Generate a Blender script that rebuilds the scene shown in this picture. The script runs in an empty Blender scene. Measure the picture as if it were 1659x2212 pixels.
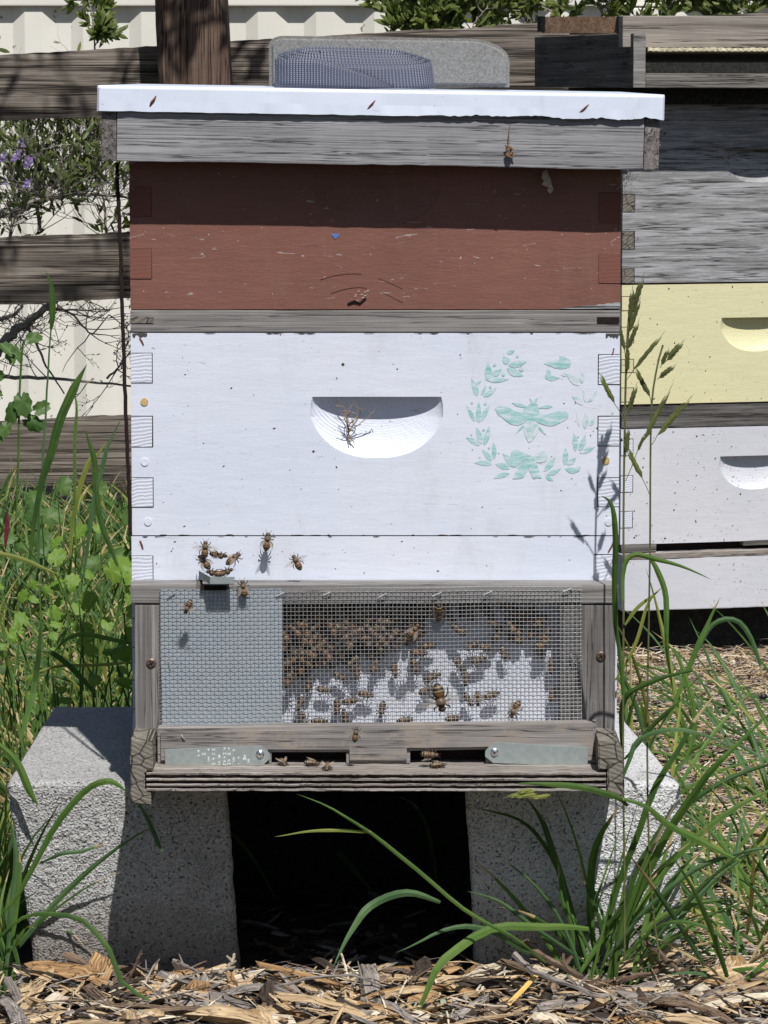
import bpy, bmesh, math, random
from mathutils import Vector, Matrix, noise, Euler

SC = bpy.context.scene
COL = SC.collection
R = math.radians
rnd = random.Random(7)

# ---------------------------------------------------------------- camera, sky, sun
F = 8180.0; CAMY = -3.2; CAMZ = 0.742; PIT = math.atan(941 / F)
cam_d = bpy.data.cameras.new('camera'); cam = bpy.data.objects.new('camera', cam_d); COL.objects.link(cam)
cam.location = (0, CAMY, CAMZ); cam.rotation_euler = (R(90) - PIT, 0, 0)
cam_d.sensor_fit = 'HORIZONTAL'; cam_d.sensor_width = 36; cam_d.lens = 36 * F / 1659.0
cam_d.clip_start = 0.1; cam_d.clip_end = 500
SC.camera = cam
SUN_AZ = 14.0; SUN_EL = 57.0          # sun stands in front of the hives, a little to the right
world = bpy.data.worlds.new('World'); SC.world = world; world.use_nodes = True
nt = world.node_tree; nt.nodes.clear()
sky = nt.nodes.new('ShaderNodeTexSky'); sky.sky_type = 'NISHITA'; sky.sun_disc = False
sky.sun_elevation = R(SUN_EL); sky.sun_rotation = R(180 - SUN_AZ); sky.air_density = 1.0; sky.dust_density = 1.0
bg = nt.nodes.new('ShaderNodeBackground'); bg.inputs['Strength'].default_value = 0.05
wo = nt.nodes.new('ShaderNodeOutputWorld')
nt.links.new(sky.outputs[0], bg.inputs[0]); nt.links.new(bg.outputs[0], wo.inputs[0])
sl = bpy.data.lights.new('sun', 'SUN'); sl.energy = 4.7; sl.angle = R(0.53); sl.color = (1.0, 0.965, 0.92)
so = bpy.data.objects.new('sun', sl); COL.objects.link(so)
to_sun = Vector((math.sin(R(SUN_AZ)) * math.cos(R(SUN_EL)), -math.cos(R(SUN_AZ)) * math.cos(R(SUN_EL)), math.sin(R(SUN_EL))))
so.rotation_euler = (-to_sun).to_track_quat('-Z', 'Y').to_euler()
SC.view_settings.view_transform = 'Standard'; SC.view_settings.look = 'None'
SC.view_settings.exposure = 0.18; SC.view_settings.gamma = 1.0

def P(px, py, Y):
    """point of the plane y=Y seen at photo position px,py (1659 x 2212 units)"""
    u = (px - 829.5) / F; v = -(py - 1106) / F
    c, s = math.cos(PIT), math.sin(PIT)
    d = Vector((u, c + v * s, v * c - s))
    t = (Y - CAMY) / d.y
    return Vector((0, CAMY, CAMZ)) + d * t

def ground_z(x, y):
    if y < 0: return -0.036 + 0.006 * y
    z = -0.036 - 0.033 * min(y, 8)
    if y < .02: return z
    return z

# ---------------------------------------------------------------- node helpers
def newmat(name):
    m = bpy.data.materials.new(name); m.use_nodes = True
    n = m.node_tree; n.nodes.clear()
    out = n.nodes.new('ShaderNodeOutputMaterial'); b = n.nodes.new('ShaderNodeBsdfPrincipled')
    n.links.new(b.outputs[0], out.inputs[0])
    return m, n, b
def N(n, t, **kw):
    x = n.nodes.new(t)
    for k, v in kw.items():
        if k[0] == '_': setattr(x, k[1:], v)
        else: x.inputs[k].default_value = v
    return x
def coords(n, scale, uv=False, obj=False, rot=(0, 0, 0)):
    tc = n.nodes.new('ShaderNodeTexCoord'); mp = n.nodes.new('ShaderNodeMapping')
    mp.inputs['Scale'].default_value = scale; mp.inputs['Rotation'].default_value = rot
    n.links.new(tc.outputs['UV' if uv else 'Object'], mp.inputs[0])
    if not uv and not obj:
        oi = n.nodes.new('ShaderNodeObjectInfo'); ml = N(n, 'ShaderNodeMath', _operation='MULTIPLY'); ml.inputs[1].default_value = 37.0
        n.links.new(oi.outputs['Random'], ml.inputs[0]); cb = n.nodes.new('ShaderNodeCombineXYZ')
        for i in range(3): n.links.new(ml.outputs[0], cb.inputs[i])
        n.links.new(cb.outputs[0], mp.inputs['Location'])
    return mp.outputs[0]
def ramp(n, src, stops, interp='LINEAR'):
    r = n.nodes.new('ShaderNodeValToRGB'); r.color_ramp.interpolation = interp
    e = r.color_ramp.elements
    while len(e) < len(stops): e.new(0.5)
    for i, (p, c) in enumerate(stops):
        e[i].position = p
        e[i].color = (c, c, c, 1) if not hasattr(c, '__len__') else (*c, 1)
    n.links.new(src, r.inputs[0]); return r.outputs[0]
def mixc(n, fac, a, b, mode='MIX'):
    m = n.nodes.new('ShaderNodeMix'); m.data_type = 'RGBA'; m.blend_type = mode
    for s, i in ((fac, 0), (a, 6), (b, 7)):
        if hasattr(s, 'is_linked'): n.links.new(s, m.inputs[i])
        elif i == 0: m.inputs[0].default_value = s
        else: m.inputs[i].default_value = (*s, 1)
    return m.outputs[2]
def bump(n, b, src, strength, dist):
    bp = N(n, 'ShaderNodeBump', Strength=strength, Distance=dist); n.links.new(src, bp.inputs['Height'])
    n.links.new(bp.outputs[0], b.inputs['Normal']); return bp
def noisef(n, vec, scale=1, detail=6, rough=.6, dist=0):
    x = N(n, 'ShaderNodeTexNoise', Scale=scale, Detail=detail, Roughness=rough, Distortion=dist)
    n.links.new(vec, x.inputs['Vector']); return x.outputs['Fac']

def wood(name, dark, mid, light, axis='X', f=150, along=4, crack=.35, bmp=.6, rough=.85, end=False, uv=False, blotch=None):
    m, n, b = newmat(name)
    along *= .42 if not uv else 1; f *= 1.35 if not uv else 1
    s = [f, f, f]; s['XYZ'.index(axis)] = along
    v = coords(n, s, uv=uv)
    a = noisef(n, v, 1, 4, .7, .12)
    col = ramp(n, a, [(.3, dark), (.5, mid), (.72, light)])
    s2 = [x * 3.1 for x in s]; v2 = coords(n, s2, uv=uv); s5 = list(s); s5['XYZ'.index(axis)] = along * 3
    fine = noisef(n, v2, 1, 3, .6)
    col = mixc(n, .75, col, ramp(n, fine, [(.3, .55), (.65, 1.25)]), 'MULTIPLY')
    big = noisef(n, coords(n, (9, 9, 9), uv=uv), 1, 4, .6)
    col = mixc(n, .6, col, ramp(n, big, [(.3, .68), (.7, 1.2)]), 'MULTIPLY')
    if blotch == 'streak':
        vb = coords(n, (9, 9, 120)); k = noisef(n, vb, 1, 10, .82, .2)
        col = mixc(n, ramp(n, k, [(.46, 0), (.60, 1)]), col, (.40, .41, .43))
    elif blotch:
        col = mixc(n, ramp(n, noisef(n, coords(n, (22, 22, 30), uv=uv), 1, 7, .7), [(.5, 0), (.58, 1)]), col, blotch)
    s3 = [x * .8 for x in s]; s3['XYZ'.index(axis)] = along * 1.2
    cn = noisef(n, coords(n, s3, uv=uv), 1, 3, .5, .12)
    sb = N(n, 'ShaderNodeMath', _operation='SUBTRACT'); n.links.new(cn, sb.inputs[0]); sb.inputs[1].default_value = .5
    ab = N(n, 'ShaderNodeMath', _operation='ABSOLUTE'); n.links.new(sb.outputs[0], ab.inputs[0])
    ridge = ramp(n, ab.outputs[0], [(.002, 0), (.002 + crack * .05, 1)])
    s4 = [x * .35 for x in s]; s4['XYZ'.index(axis)] = along * 2
    gate = ramp(n, noisef(n, coords(n, s4, uv=uv), 1, 3, .6), [(.42, 1), (.52, 0)])
    ck = mixc(n, 1.0, ridge, gate, 'LIGHTEN')
    col = mixc(n, ck, [c * .25 for c in dark], col)
    n.links.new(col, b.inputs['Base Color']); b.inputs['Roughness'].default_value = rough
    b.inputs['Specular IOR Level'].default_value = .25
    h = mixc(n, .5, mixc(n, .5, a, fine), ck)
    bump(n, b, h, bmp, .0015)
    return m

def endgrain(name, dark, light, bands=420, ang=.6, crack=True, bmp=.6, crk=90, rough=.85, wmix=.62):
    m, n, b = newmat(name)
    v = coords(n, (1, 1, 1), rot=(0, ang, 0))
    wv = N(n, 'ShaderNodeTexWave', Scale=bands / 6.28, Distortion=9.0, Detail=3, **{'Detail Scale': .35}); wv.bands_direction = 'Z'; n.links.new(v, wv.inputs['Vector'])
    f = noisef(n, coords(n, (420, 60, 420)), 1, 4, .65)
    col = mixc(n, mixc(n, wmix, wv.outputs['Fac'], f), dark, light)
    if crack:
        vo = N(n, 'ShaderNodeTexVoronoi', Scale=crk, _feature='DISTANCE_TO_EDGE'); n.links.new(coords(n, (.8, .25, 1.1), rot=(0, ang * .5, 0)), vo.inputs['Vector'])
        c = ramp(n, vo.outputs['Distance'], [(.015, 0), (.06, 1)])
        col = mixc(n, c, [x * .3 for x in dark], col)
    n.links.new(col, b.inputs['Base Color']); b.inputs['Roughness'].default_value = rough; b.inputs['Specular IOR Level'].default_value = .25
    bump(n, b, mixc(n, wmix, wv.outputs['Fac'], f), bmp, .001)
    return m

def paint(name, c, c2, rough=.42, speck=(.12, .11, .1), sp=.70, bmp=.35, worn=None, wornc=(.2, .19, .18), streak=0.5, stain=None):
    m, n, b = newmat(name)
    v = coords(n, (30, 30, 160))
    a = noisef(n, v, 1, 6, .65)
    big = noisef(n, coords(n, (6, 6, 6)), 1, 4, .6)
    col = mixc(n, ramp(n, big, [(.35, 0), (.65, 1)]), c, c2)
    col = mixc(n, streak, col, ramp(n, a, [(.3, .9), (.65, 1.04)]), 'MULTIPLY')
    if stain:
        st_ = noisef(n, coords(n, (26, 26, 7)), 1, 7, .7, .6)
        col = mixc(n, ramp(n, st_, [(.55, 0), (.74, .55)]), col, stain)
        sc_ = noisef(n, coords(n, (40, 40, 190)), 1, 3, .6, 1.5); q1 = ramp(n, sc_, [(.695, 0), (.71, .6)]); col = mixc(n, q1, col, (.45, .44, .44))
    dots = ramp(n, noisef(n, coords(n, (260, 260, 200)), 1, 2, .5), [(sp, 0), (sp + .03, 1)])
    msk = ramp(n, noisef(n, coords(n, (14, 14, 14)), 1, 3, .6), [(.45, 0), (.62, 1)])
    dd = mixc(n, 1.0, dots, msk, 'MULTIPLY')
    col = mixc(n, dd, col, speck)
    if worn:
        w = ramp(n, noisef(n, coords(n, (16, 16, 120)), 1, 8, .72, .3), [(worn, 1), (worn + .03, 0)])
        col = mixc(n, w, col, wornc)
    n.links.new(col, b.inputs['Base Color']); b.inputs['Roughness'].default_value = rough
    b.inputs['Specular IOR Level'].default_value = .35
    fine = noisef(n, coords(n, (120, 120, 420)), 1, 5, .7)
    bump(n, b, mixc(n, .5, a, fine), bmp, .0009)
    return m

def metal(name, c=(.52, .56, .57), rough=.42, met=.85, c2=(.38, .41, .43), sc=120):
    m, n, b = newmat(name)
    a = noisef(n, coords(n, (sc, sc, sc)), 1, 5, .6)
    n.links.new(ramp(n, a, [(.35, c2), (.62, c)]), b.inputs['Base Color'])
    b.inputs['Metallic'].default_value = met
    n.links.new(ramp(n, a, [(.3, rough + .15), (.7, rough - .08)]), b.inputs['Roughness'])
    bump(n, b, a, .15, .0006)
    return m

def plain(name, c, rough=.7, var=.25, sc=200, met=0, spec=.3, bmp=.2, trans=0):
    m, n, b = newmat(name)
    a = noisef(n, coords(n, (sc, sc, sc)), 1, 4, .6)
    n.links.new(ramp(n, a, [(.3, [x * (1 - var) for x in c]), (.7, [min(1, x * (1 + var)) for x in c])]), b.inputs['Base Color'])
    b.inputs['Roughness'].default_value = rough; b.inputs['Metallic'].default_value = met
    b.inputs['Specular IOR Level'].default_value = spec
    if bmp: bump(n, b, a, bmp, .0006)
    if trans:
        out = [x for x in n.nodes if x.type == 'OUTPUT_MATERIAL'][0]
        t = n.nodes.new('ShaderNodeBsdfTranslucent'); t.inputs[0].default_value = (min(1, c[0] * 1.9), min(1, c[1] * 1.9), c[2] * .8, 1)
        mx = n.nodes.new('ShaderNodeMixShader'); mx.inputs[0].default_value = trans
        n.links.new(b.outputs[0], mx.inputs[1]); n.links.new(t.outputs[0], mx.inputs[2]); n.links.new(mx.outputs[0], out.inputs[0])
    return m

def leafmat(name, c, c2, rough=.6, trans=.3):
    m, n, b = newmat(name)
    v = coords(n, (1500, 8, 1), uv=True)
    a = noisef(n, v, 1, 2, .5)
    big = noisef(n, coords(n, (22, 22, 22)), 1, 4, .6)
    col = mixc(n, ramp(n, big, [(.38, 0), (.62, 1)]), c, c2)
    col = mixc(n, .8, col, ramp(n, a, [(.3, .6), (.7, 1.35)]), 'MULTIPLY')
    br = noisef(n, coords(n, (34, 34, 34)), 1, 6, .75); col = mixc(n, ramp(n, br, [(.64, 0), (.70, .75)]), col, (.27, .2, .09))
    n.links.new(col, b.inputs['Base Color']); b.inputs['Roughness'].default_value = rough
    bump(n, b, a, .5, .0006)
    b.inputs['Specular IOR Level'].default_value = .28
    out = [x for x in n.nodes if x.type == 'OUTPUT_MATERIAL'][0]
    t = n.nodes.new('ShaderNodeBsdfTranslucent')
    n.links.new(mixc(n, 1.0, col, (1.6, 1.9, .7), 'MULTIPLY'), t.inputs[0])
    mx = n.nodes.new('ShaderNodeMixShader'); mx.inputs[0].default_value = trans
    n.links.new(b.outputs[0], mx.inputs[1]); n.links.new(t.outputs[0], mx.inputs[2]); n.links.new(mx.outputs[0], out.inputs[0])
    return m

def concrete(name, c1, c2, sc=260, bmp=1.0, pit=.36, dist=.003, soilsplash=False):
    m, n, b = newmat(name)
    v = coords(n, (1, 1, 1), obj=True)
    vo = N(n, 'ShaderNodeTexVoronoi', Scale=sc); n.links.new(v, vo.inputs['Vector'])
    a = noisef(n, v, sc * 1.2, 4, .7)
    big = noisef(n, v, 12, 4, .6)
    col = mixc(n, ramp(n, a, [(.35, 0), (.65, 1)]), c1, c2)
    tint = mixc(n, .35, col, vo.outputs['Color'], 'OVERLAY')
    gray = n.nodes.new('ShaderNodeRGBToBW'); n.links.new(tint, gray.inputs[0])
    col = mixc(n, .7, col, gray.outputs[0])
    col = mixc(n, .5, col, ramp(n, big, [(.3, .8), (.7, 1.15)]), 'MULTIPLY')
    holes = ramp(n, noisef(n, v, sc * .75, 2, .6), [(pit, 0), (pit + .06, 1)])
    col = mixc(n, holes, [x * .35 for x in c1], col)
    if soilsplash:
        spz = n.nodes.new('ShaderNodeSeparateXYZ'); n.links.new(v, spz.inputs[0])
        nz = noisef(n, v, 45, 5, .7); ad = N(n, 'ShaderNodeMath', _operation='MULTIPLY_ADD'); n.links.new(nz, ad.inputs[0]); ad.inputs[1].default_value = -.09; n.links.new(spz.outputs[2], ad.inputs[2])
        col = mixc(n, ramp(n, ad.outputs[0], [(.0, .65), (.055, 0)]), col, (.13, .105, .08))
        col = mixc(n, ramp(n, noisef(n, v, 7, 5, .7), [(.55, 0), (.7, .5)]), col, (.20, .20, .175))
    n.links.new(col, b.inputs['Base Color']); b.inputs['Roughness'].default_value = .95
    b.inputs['Specular IOR Level'].default_value = .15
    bump(n, b, mixc(n, .6, vo.outputs['Distance'], holes), bmp, dist)
    return m

# ---------------------------------------------------------------- mesh builder
class MB:
    def __init__(s): s.v = []; s.f = []; s.m = []; s.uv = []
    def add(s, vs, fs, mi=0, uv=None):
        o = len(s.v); s.v += [tuple(x) for x in vs]
        s.uv += uv if uv else [(0.0, 0.0)] * len(vs)
        s.f += [tuple(i + o for i in f) for f in fs]
        s.m += (list(mi) if hasattr(mi, '__len__') else [mi] * len(fs))
        return s
    def box(s, x0, x1, y0, y1, z0, z1, bev=.0008, cuts=0, jit=0.0, axis=0, mi=0, seed=0):
        bm = bmesh.new(); bmesh.ops.create_cube(bm, size=1)
        for v in bm.verts:
            v.co = Vector(((x0 + x1) / 2 + v.co.x * (x1 - x0), (y0 + y1) / 2 + v.co.y * (y1 - y0), (z0 + z1) / 2 + v.co.z * (z1 - z0)))
        if bev: bmesh.ops.bevel(bm, geom=bm.edges[:], offset=bev, segments=2, profile=.6, affect='EDGES')
        if cuts:
            lo, hi = ((x0, x1), (y0, y1), (z0, z1))[axis]
            for k in range(1, cuts):
                co = [0, 0, 0]; co[axis] = lo + (hi - lo) * k / cuts
                no = [0, 0, 0]; no[axis] = 1
                bmesh.ops.bisect_plane(bm, geom=bm.verts[:] + bm.edges[:] + bm.faces[:], plane_co=co, plane_no=no)
        if jit:
            for v in bm.verts:
                q = v.co * 60 + Vector((seed * 7.1, 0, 0)); q2 = v.co * 12 + Vector((seed * 3.3, 5, 0))
                d = noise.noise_vector(q) * jit + noise.noise_vector(q2) * jit * 1.2
                v.co += d
        bm.verts.index_update()
        s.add([v.co[:] for v in bm.verts], [[v.index for v in f.verts] for f in bm.faces], mi)
        bm.free(); return s
    def tube(s, pts, rad, sides=6, mi=0, cap=True, flat=1.0):
        n = len(pts); pts = [Vector(p) for p in pts]
        if not hasattr(rad, '__len__'): rad = [rad] * n
        vs = []; uv = []; L = 0
        ref = None
        for i, p in enumerate(pts):
            t = (pts[min(i + 1, n - 1)] - pts[max(i - 1, 0)]).normalized()
            if ref is None: ref = t.orthogonal().normalized()
            ref = (ref - t * ref.dot(t))
            ref = ref.normalized() if ref.length > 1e-6 else t.orthogonal().normalized()
            bi = t.cross(ref)
            if i: L += (p - pts[i - 1]).length
            for k in range(sides):
                a = 2 * math.pi * k / sides
                vs.append(p + (ref * math.cos(a) + bi * math.sin(a) * flat) * rad[i]); uv.append((rad[i] * a, L))
        fs = [(i * sides + k, i * sides + (k + 1) % sides, (i + 1) * sides + (k + 1) % sides, (i + 1) * sides + k) for i in range(n - 1) for k in range(sides)]
        if cap: fs += [tuple(range(sides - 1, -1, -1)), tuple((n - 1) * sides + k for k in range(sides))]
        return s.add(vs, fs, mi, uv)
    def poly(s, pts, y, mi=0, thick=0):          # flat outline in XZ facing -Y
        n = len(pts)
        vs = [(x, y, z) for x, z in pts]
        if thick:
            vs += [(x, y + thick, z) for x, z in pts]
            fs = [tuple(range(n)), tuple(range(2 * n - 1, n - 1, -1))] + [(i, i + n, (i + 1) % n + n, (i + 1) % n) for i in range(n)]
        else: fs = [tuple(range(n))]
        return s.add(vs, fs, mi)
    tipdry = False
    def ribbon(s, pts, width, nrm=(0, -1, .3), prof=None, fold=.18, twist=0, mi=0, ph=0):
        """grass blade: folded strip along pts"""
        n = len(pts); vs = []; uv = []; L = 0; u0 = rnd.random() * 9
        for i, p in enumerate(pts):
            t = (pts[min(i + 1, n - 1)] - pts[max(i - 1, 0)]).normalized()
            q = i / (n - 1)
            N0 = Vector(nrm)
            side = t.cross(N0)
            side = side.normalized() if side.length > 1e-4 else t.orthogonal().normalized()
            if twist or ph: side = Matrix.Rotation(ph + twist * q, 3, t) @ side
            up = side.cross(t)
            w = width * .5 * (prof(q) if prof else min(1, (1 - q) * 2.2) ** .8 * min(1, .45 + q * 3))
            if i: L += (p - pts[i - 1]).length
            vs += [p - side * w, p + up * w * 2 * fold, p + side * w]
            uv += [(u0, u0 + L), (u0 + w, u0 + L), (u0 + 2 * w, u0 + L)]
        fs = []
        for i in range(n - 1):
            a = i * 3
            fs += [(a, a + 1, a + 4, a + 3), (a + 1, a + 2, a + 5, a + 4)]
        if MB.tipdry and mi < 4 and rnd.random() < .4:      # withered brown tips
            k = rnd.choice((1, 1, 2, 2, 3)); mi = [mi] * (len(fs) - 2 * k) + [4] * (2 * k)
        return s.add(vs, fs, mi, uv)
    def build(s, name, mats, parent=None, loc=None, smooth=False):
        if not hasattr(mats, '__len__'): mats = [mats]
        me = bpy.data.meshes.new(name)
        if loc is None:
            if parent: loc = Vector((0, 0, 0))
            else:
                xs = [v[0] for v in s.v]; ys = [v[1] for v in s.v]; zs = [v[2] for v in s.v]
                loc = Vector(((min(xs) + max(xs)) / 2, (min(ys) + max(ys)) / 2, min(zs)))
        base = Vector(parent['o']) if parent and 'o' in parent else Vector((0, 0, 0))
        off = base + Vector(loc) if parent else Vector(loc)
        me.from_pydata([(v[0] - off[0], v[1] - off[1], v[2] - off[2]) for v in s.v], [], s.f)
        for m in mats: me.materials.append(m)
        me.polygons.foreach_set('material_index', s.m)
        if any(u != (0.0, 0.0) for u in s.uv):
            ul = me.uv_layers.new(name='uv'); dat = []
            for l in me.loops: dat += s.uv[l.vertex_index]
            ul.data.foreach_set('uv', dat)
        if smooth: me.polygons.foreach_set('use_smooth', [True] * len(me.polygons))
        me.update()
        o = bpy.data.objects.new(name, me); COL.objects.link(o)
        if parent: o.parent = parent
        o.location = loc
        return o
def tag(o, label=None, cat=None, group=None, kind=None):
    if label: o['label'] = label
    if cat: o['category'] = cat
    if group: o['group'] = group
    if kind: o['kind'] = kind
    return o
def thing(name, label, cat, loc, rot=(0, 0, 0), group=None, local=False):
    """Empty at the thing's base. Parts are given in world coordinates unless local."""
    o = bpy.data.objects.new(name, None); COL.objects.link(o); o.empty_display_size = .05
    o.location = loc; o.rotation_euler = rot
    if not local: o['o'] = tuple(loc)
    return tag(o, label, cat, group)
def px(x0, x1, y0, y1, Y):
    a = P(x0, y0, Y); b = P(x1, y1, Y)
    return a.x, b.x, b.z, a.z
def bez(pts, n=10):
    """Catmull-Rom through pts"""
    pts = [Vector(p) for p in pts]
    q = [pts[0] * 2 - pts[1]] + pts + [pts[-1] * 2 - pts[-2]]
    out = []; segs = len(pts) - 1; per = max(2, n // segs)
    for i in range(segs):
        a, b, c, d = q[i:i + 4]
        for k in range(per):
            t = k / per
            out.append(.5 * ((2 * b) + (c - a) * t + (2 * a - 5 * b + 4 * c - d) * t * t + (3 * b - a - 3 * c + d) * t ** 3))
    return out + [pts[-1]]

# ---------------------------------------------------------------- materials
M = {}
M['lidwood'] = wood('silvered lid wood', (.20, .20, .21), (.285, .285, .30), (.40, .40, .42), 'X', 300, 9, .5, .5)
M['greywood'] = wood('grey weathered wood', (.17, .165, .16), (.24, .23, .225), (.33, .32, .31), 'X', 240, 9, .4, .4)
M['greywoodz'] = wood('grey weathered upright wood', (.10, .095, .09), (.17, .16, .155), (.26, .25, .24), 'Z', 240, 9, .4, .5)
M['greyside'] = wood('grey weathered side wood', (.10, .095, .09), (.2, .19, .185), (.3, .29, .28), 'Y', 170, 6, .3, .5)
M['endgrain'] = endgrain('cracked end grain', (.08, .072, .06), (.25, .23, .2))
M['reducer'] = wood('grey brown reducer wood', (.17, .155, .15), (.25, .235, .225), (.34, .325, .315), 'X', 170, 9, .3, .35, blotch=(.27, .235, .205))
M['ply'] = wood('weathered ply', (.12, .10, .09), (.27, .245, .22), (.46, .43, .4), 'X', 260, 14, .36, .9)
M['plydark'] = wood('dark glue ply', (.03, .02, .018), (.085, .06, .052), (.2, .165, .15), 'X', 300, 130, .4, .9)
M['fence'] = wood('old fence wood', (.085, .07, .058), (.18, .155, .13), (.30, .265, .225), 'X', 95, 4, 1.6, 1.2)
M['post'] = wood('reddish fence post wood', (.06, .038, .028), (.12, .08, .06), (.2, .145, .11), 'Z', 130, 7, 1.2, .9)
M['deepgrey'] = wood('peeling grey hive wood', (.15, .15, .155), (.22, .22, .225), (.3, .3, .31), 'X', 130, 9, .5, .5, blotch='streak')
M['darkwood'] = wood('dark weathered wood', (.025, .022, .02), (.06, .055, .05), (.12, .11, .1), 'X', 150, 6, .35, .7)
M['blackwood'] = wood('black wood and shade', (.012, .013, .012), (.026, .027, .025), (.045, .046, .042), 'Y', 120, 6, .3, .5)  # near-black tone puts shade into the stand, gap slab and cover inside
M['tanwood'] = wood('orange tan board', (.12, .08, .055), (.26, .165, .105), (.36, .25, .17), 'X', 110, 8, .25, .5)
M['palegrey'] = wood('pale grey plank', (.15, .13, .11), (.28, .25, .225), (.4, .37, .34), 'X', 120, 5, .28, .6)
M['white'] = paint('white hive paint', (.63, .675, .79), (.69, .72, .81), .38, sp=.73, bmp=.3, streak=.45, stain=(.53, .54, .56))
M['white2'] = paint('chalky white hive paint', (.55, .565, .62), (.61, .62, .66), .5, sp=.68, bmp=.45)
M['whiteend'] = endgrain('painted end grain', (.50, .53, .62), (.71, .74, .83), 640, .12, False, .5, rough=.5, wmix=.6)
M['red'] = paint('red brown hive paint', (.212, .094, .072), (.175, .078, .060), .55, speck=(.33, .2, .16), sp=.71, bmp=.7, worn=.29, wornc=(.13, .058, .045), streak=.9, stain=(.23, .125, .10))
M['redend'] = endgrain('red brown end grain', (.165, .069, .052), (.20, .083, .062), 600, .1, False, .3, wmix=.8)
M['cream'] = paint('cream yellow hive paint', (.70, .66, .40), (.66, .63, .40), .45, speck=(.25, .2, .1), sp=.68, bmp=.5)
M['dark'] = plain('dark joint and shade', (.015, .009, .007), .9, .3)  # for joints, and for shade in the entrances and under the lid cap
M['lidmetal'] = paint('white enamelled lid sheet', (.66, .73, .87), (.70, .765, .90), .33, speck=(.3, .25, .2), sp=.71, bmp=.05, streak=.12, stain=(.52, .54, .58))
M['zinc'] = metal('galvanised sheet', (.50, .56, .62), .45, .45, (.40, .46, .51), 160)
M['zincb'] = metal('galvanised tab', (.36, .40, .40), .42, .35, (.28, .32, .32), 220)
M['wire'] = metal('galvanised wire', (.50, .51, .52), .4, .6, (.38, .39, .4), 400)
M['screw'] = metal('rusty screw', (.2, .15, .13), .5, .7, (.1, .065, .05), 500)
M['shiny'] = metal('shiny screw', (.8, .8, .8), .2, 1.0, (.7, .7, .7), 500)
M['rust'] = plain('rust', (.16, .055, .03), .9, .4, 800)
M['rustpale'] = plain('rust stain', (.5, .36, .16), .8, .4, 600)
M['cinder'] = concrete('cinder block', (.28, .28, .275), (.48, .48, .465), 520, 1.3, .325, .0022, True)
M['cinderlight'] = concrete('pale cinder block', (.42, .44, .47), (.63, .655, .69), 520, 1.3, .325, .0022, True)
M['paver'] = concrete('grey concrete weight', (.165, .16, .14), (.205, .20, .178), 600, .3, .25, .001)
M['rope'] = plain('dark brown strap', (.018, .01, .009), .9, .4, 300)
M['plastic'] = plain('yellowed fluted plastic', (.55, .5, .36), .5, .3, 60)
M['beedark'] = plain('bee dark', (.05, .03, .02), .5, .4, 900)
def webbing():
    m, n, b = newmat('navy webbing')
    v = coords(n, (1, 1, 1), uv=True)
    wv = N(n, 'ShaderNodeTexWave', Scale=105, Distortion=.8); wv.bands_direction = 'Y'; n.links.new(v, wv.inputs['Vector'])
    w2 = N(n, 'ShaderNodeTexWave', Scale=150, Distortion=.8); w2.bands_direction = 'X'; n.links.new(v, w2.inputs['Vector'])
    h = mixc(n, .5, wv.outputs['Fac'], w2.outputs['Fac'], 'MULTIPLY')
    n.links.new(ramp(n, h, [(.05, (.065, .072, .105)), (.6, (.175, .19, .25))]), b.inputs['Base Color'])
    b.inputs['Roughness'].default_value = .42; b.inputs['Specular IOR Level'].default_value = .5
    bump(n, b, h, 1.0, .0012); return m
M['web'] = webbing()
def beemat():
    m, n, b = newmat('honey bee')
    tc = n.nodes.new('ShaderNodeTexCoord'); sp = n.nodes.new('ShaderNodeSeparateXYZ'); n.links.new(tc.outputs['Object'], sp.inputs[0])
    mr = N(n, 'ShaderNodeMapRange'); mr.inputs[1].default_value = -.008; mr.inputs[2].default_value = .008
    n.links.new(sp.outputs[1], mr.inputs[0])
    am = (.165, .078, .026); dk = (.012, .008, .006); tn = (.28, .19, .09); hd = (.07, .045, .03)
    c = ramp(n, mr.outputs[0], [(0, dk), (.13, dk), (.16, tn), (.2, dk), (.25, dk), (.28, tn), (.33, dk), (.365, am), (.44, (.13, .06, .025)), (.49, (.13, .08, .035)), (.56, (.07, .05, .028)), (.63, (.115, .082, .046)), (.72, (.07, .046, .025)), (.80, (.08, .045, .03)), (.9, hd)])
    f = noisef(n, coords(n, (1500, 1500, 1500)), 1, 3, .6)
    c = mixc(n, .6, c, ramp(n, f, [(.3, .6), (.7, 1.5)]), 'MULTIPLY')
    n.links.new(c, b.inputs['Base Color']); b.inputs['Roughness'].default_value = .5
    bump(n, b, f, .6, .0004); return m
M['bee'] = beemat()
def wingmat():
    m, n, b = newmat('bee wing')
    b.inputs['Base Color'].default_value = (.35, .31, .26, 1); b.inputs['Roughness'].default_value = .2
    out = [x for x in n.nodes if x.type == 'OUTPUT_MATERIAL'][0]
    t = n.nodes.new('ShaderNodeBsdfTransparent'); mx = n.nodes.new('ShaderNodeMixShader'); mx.inputs[0].default_value = .42
    n.links.new(t.outputs[0], mx.inputs[1]); n.links.new(b.outputs[0], mx.inputs[2]); n.links.new(mx.outputs[0], out.inputs[0]); return m
M['wing'] = wingmat()
def stamp():
    m, n, b = newmat('teal stamped paint')
    a = noisef(n, coords(n, (70, 70, 300), obj=True), 1, 6, .7)
    c = ramp(n, a, [(.36, (.22, .47, .46)), (.48, (.36, .57, .575)), (.55, (.46, .62, .655)), (.60, (.63, .665, .74))])
    n.links.new(c, b.inputs['Base Color']); b.inputs['Roughness'].default_value = .5; return m
M['teal'] = stamp()
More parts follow.
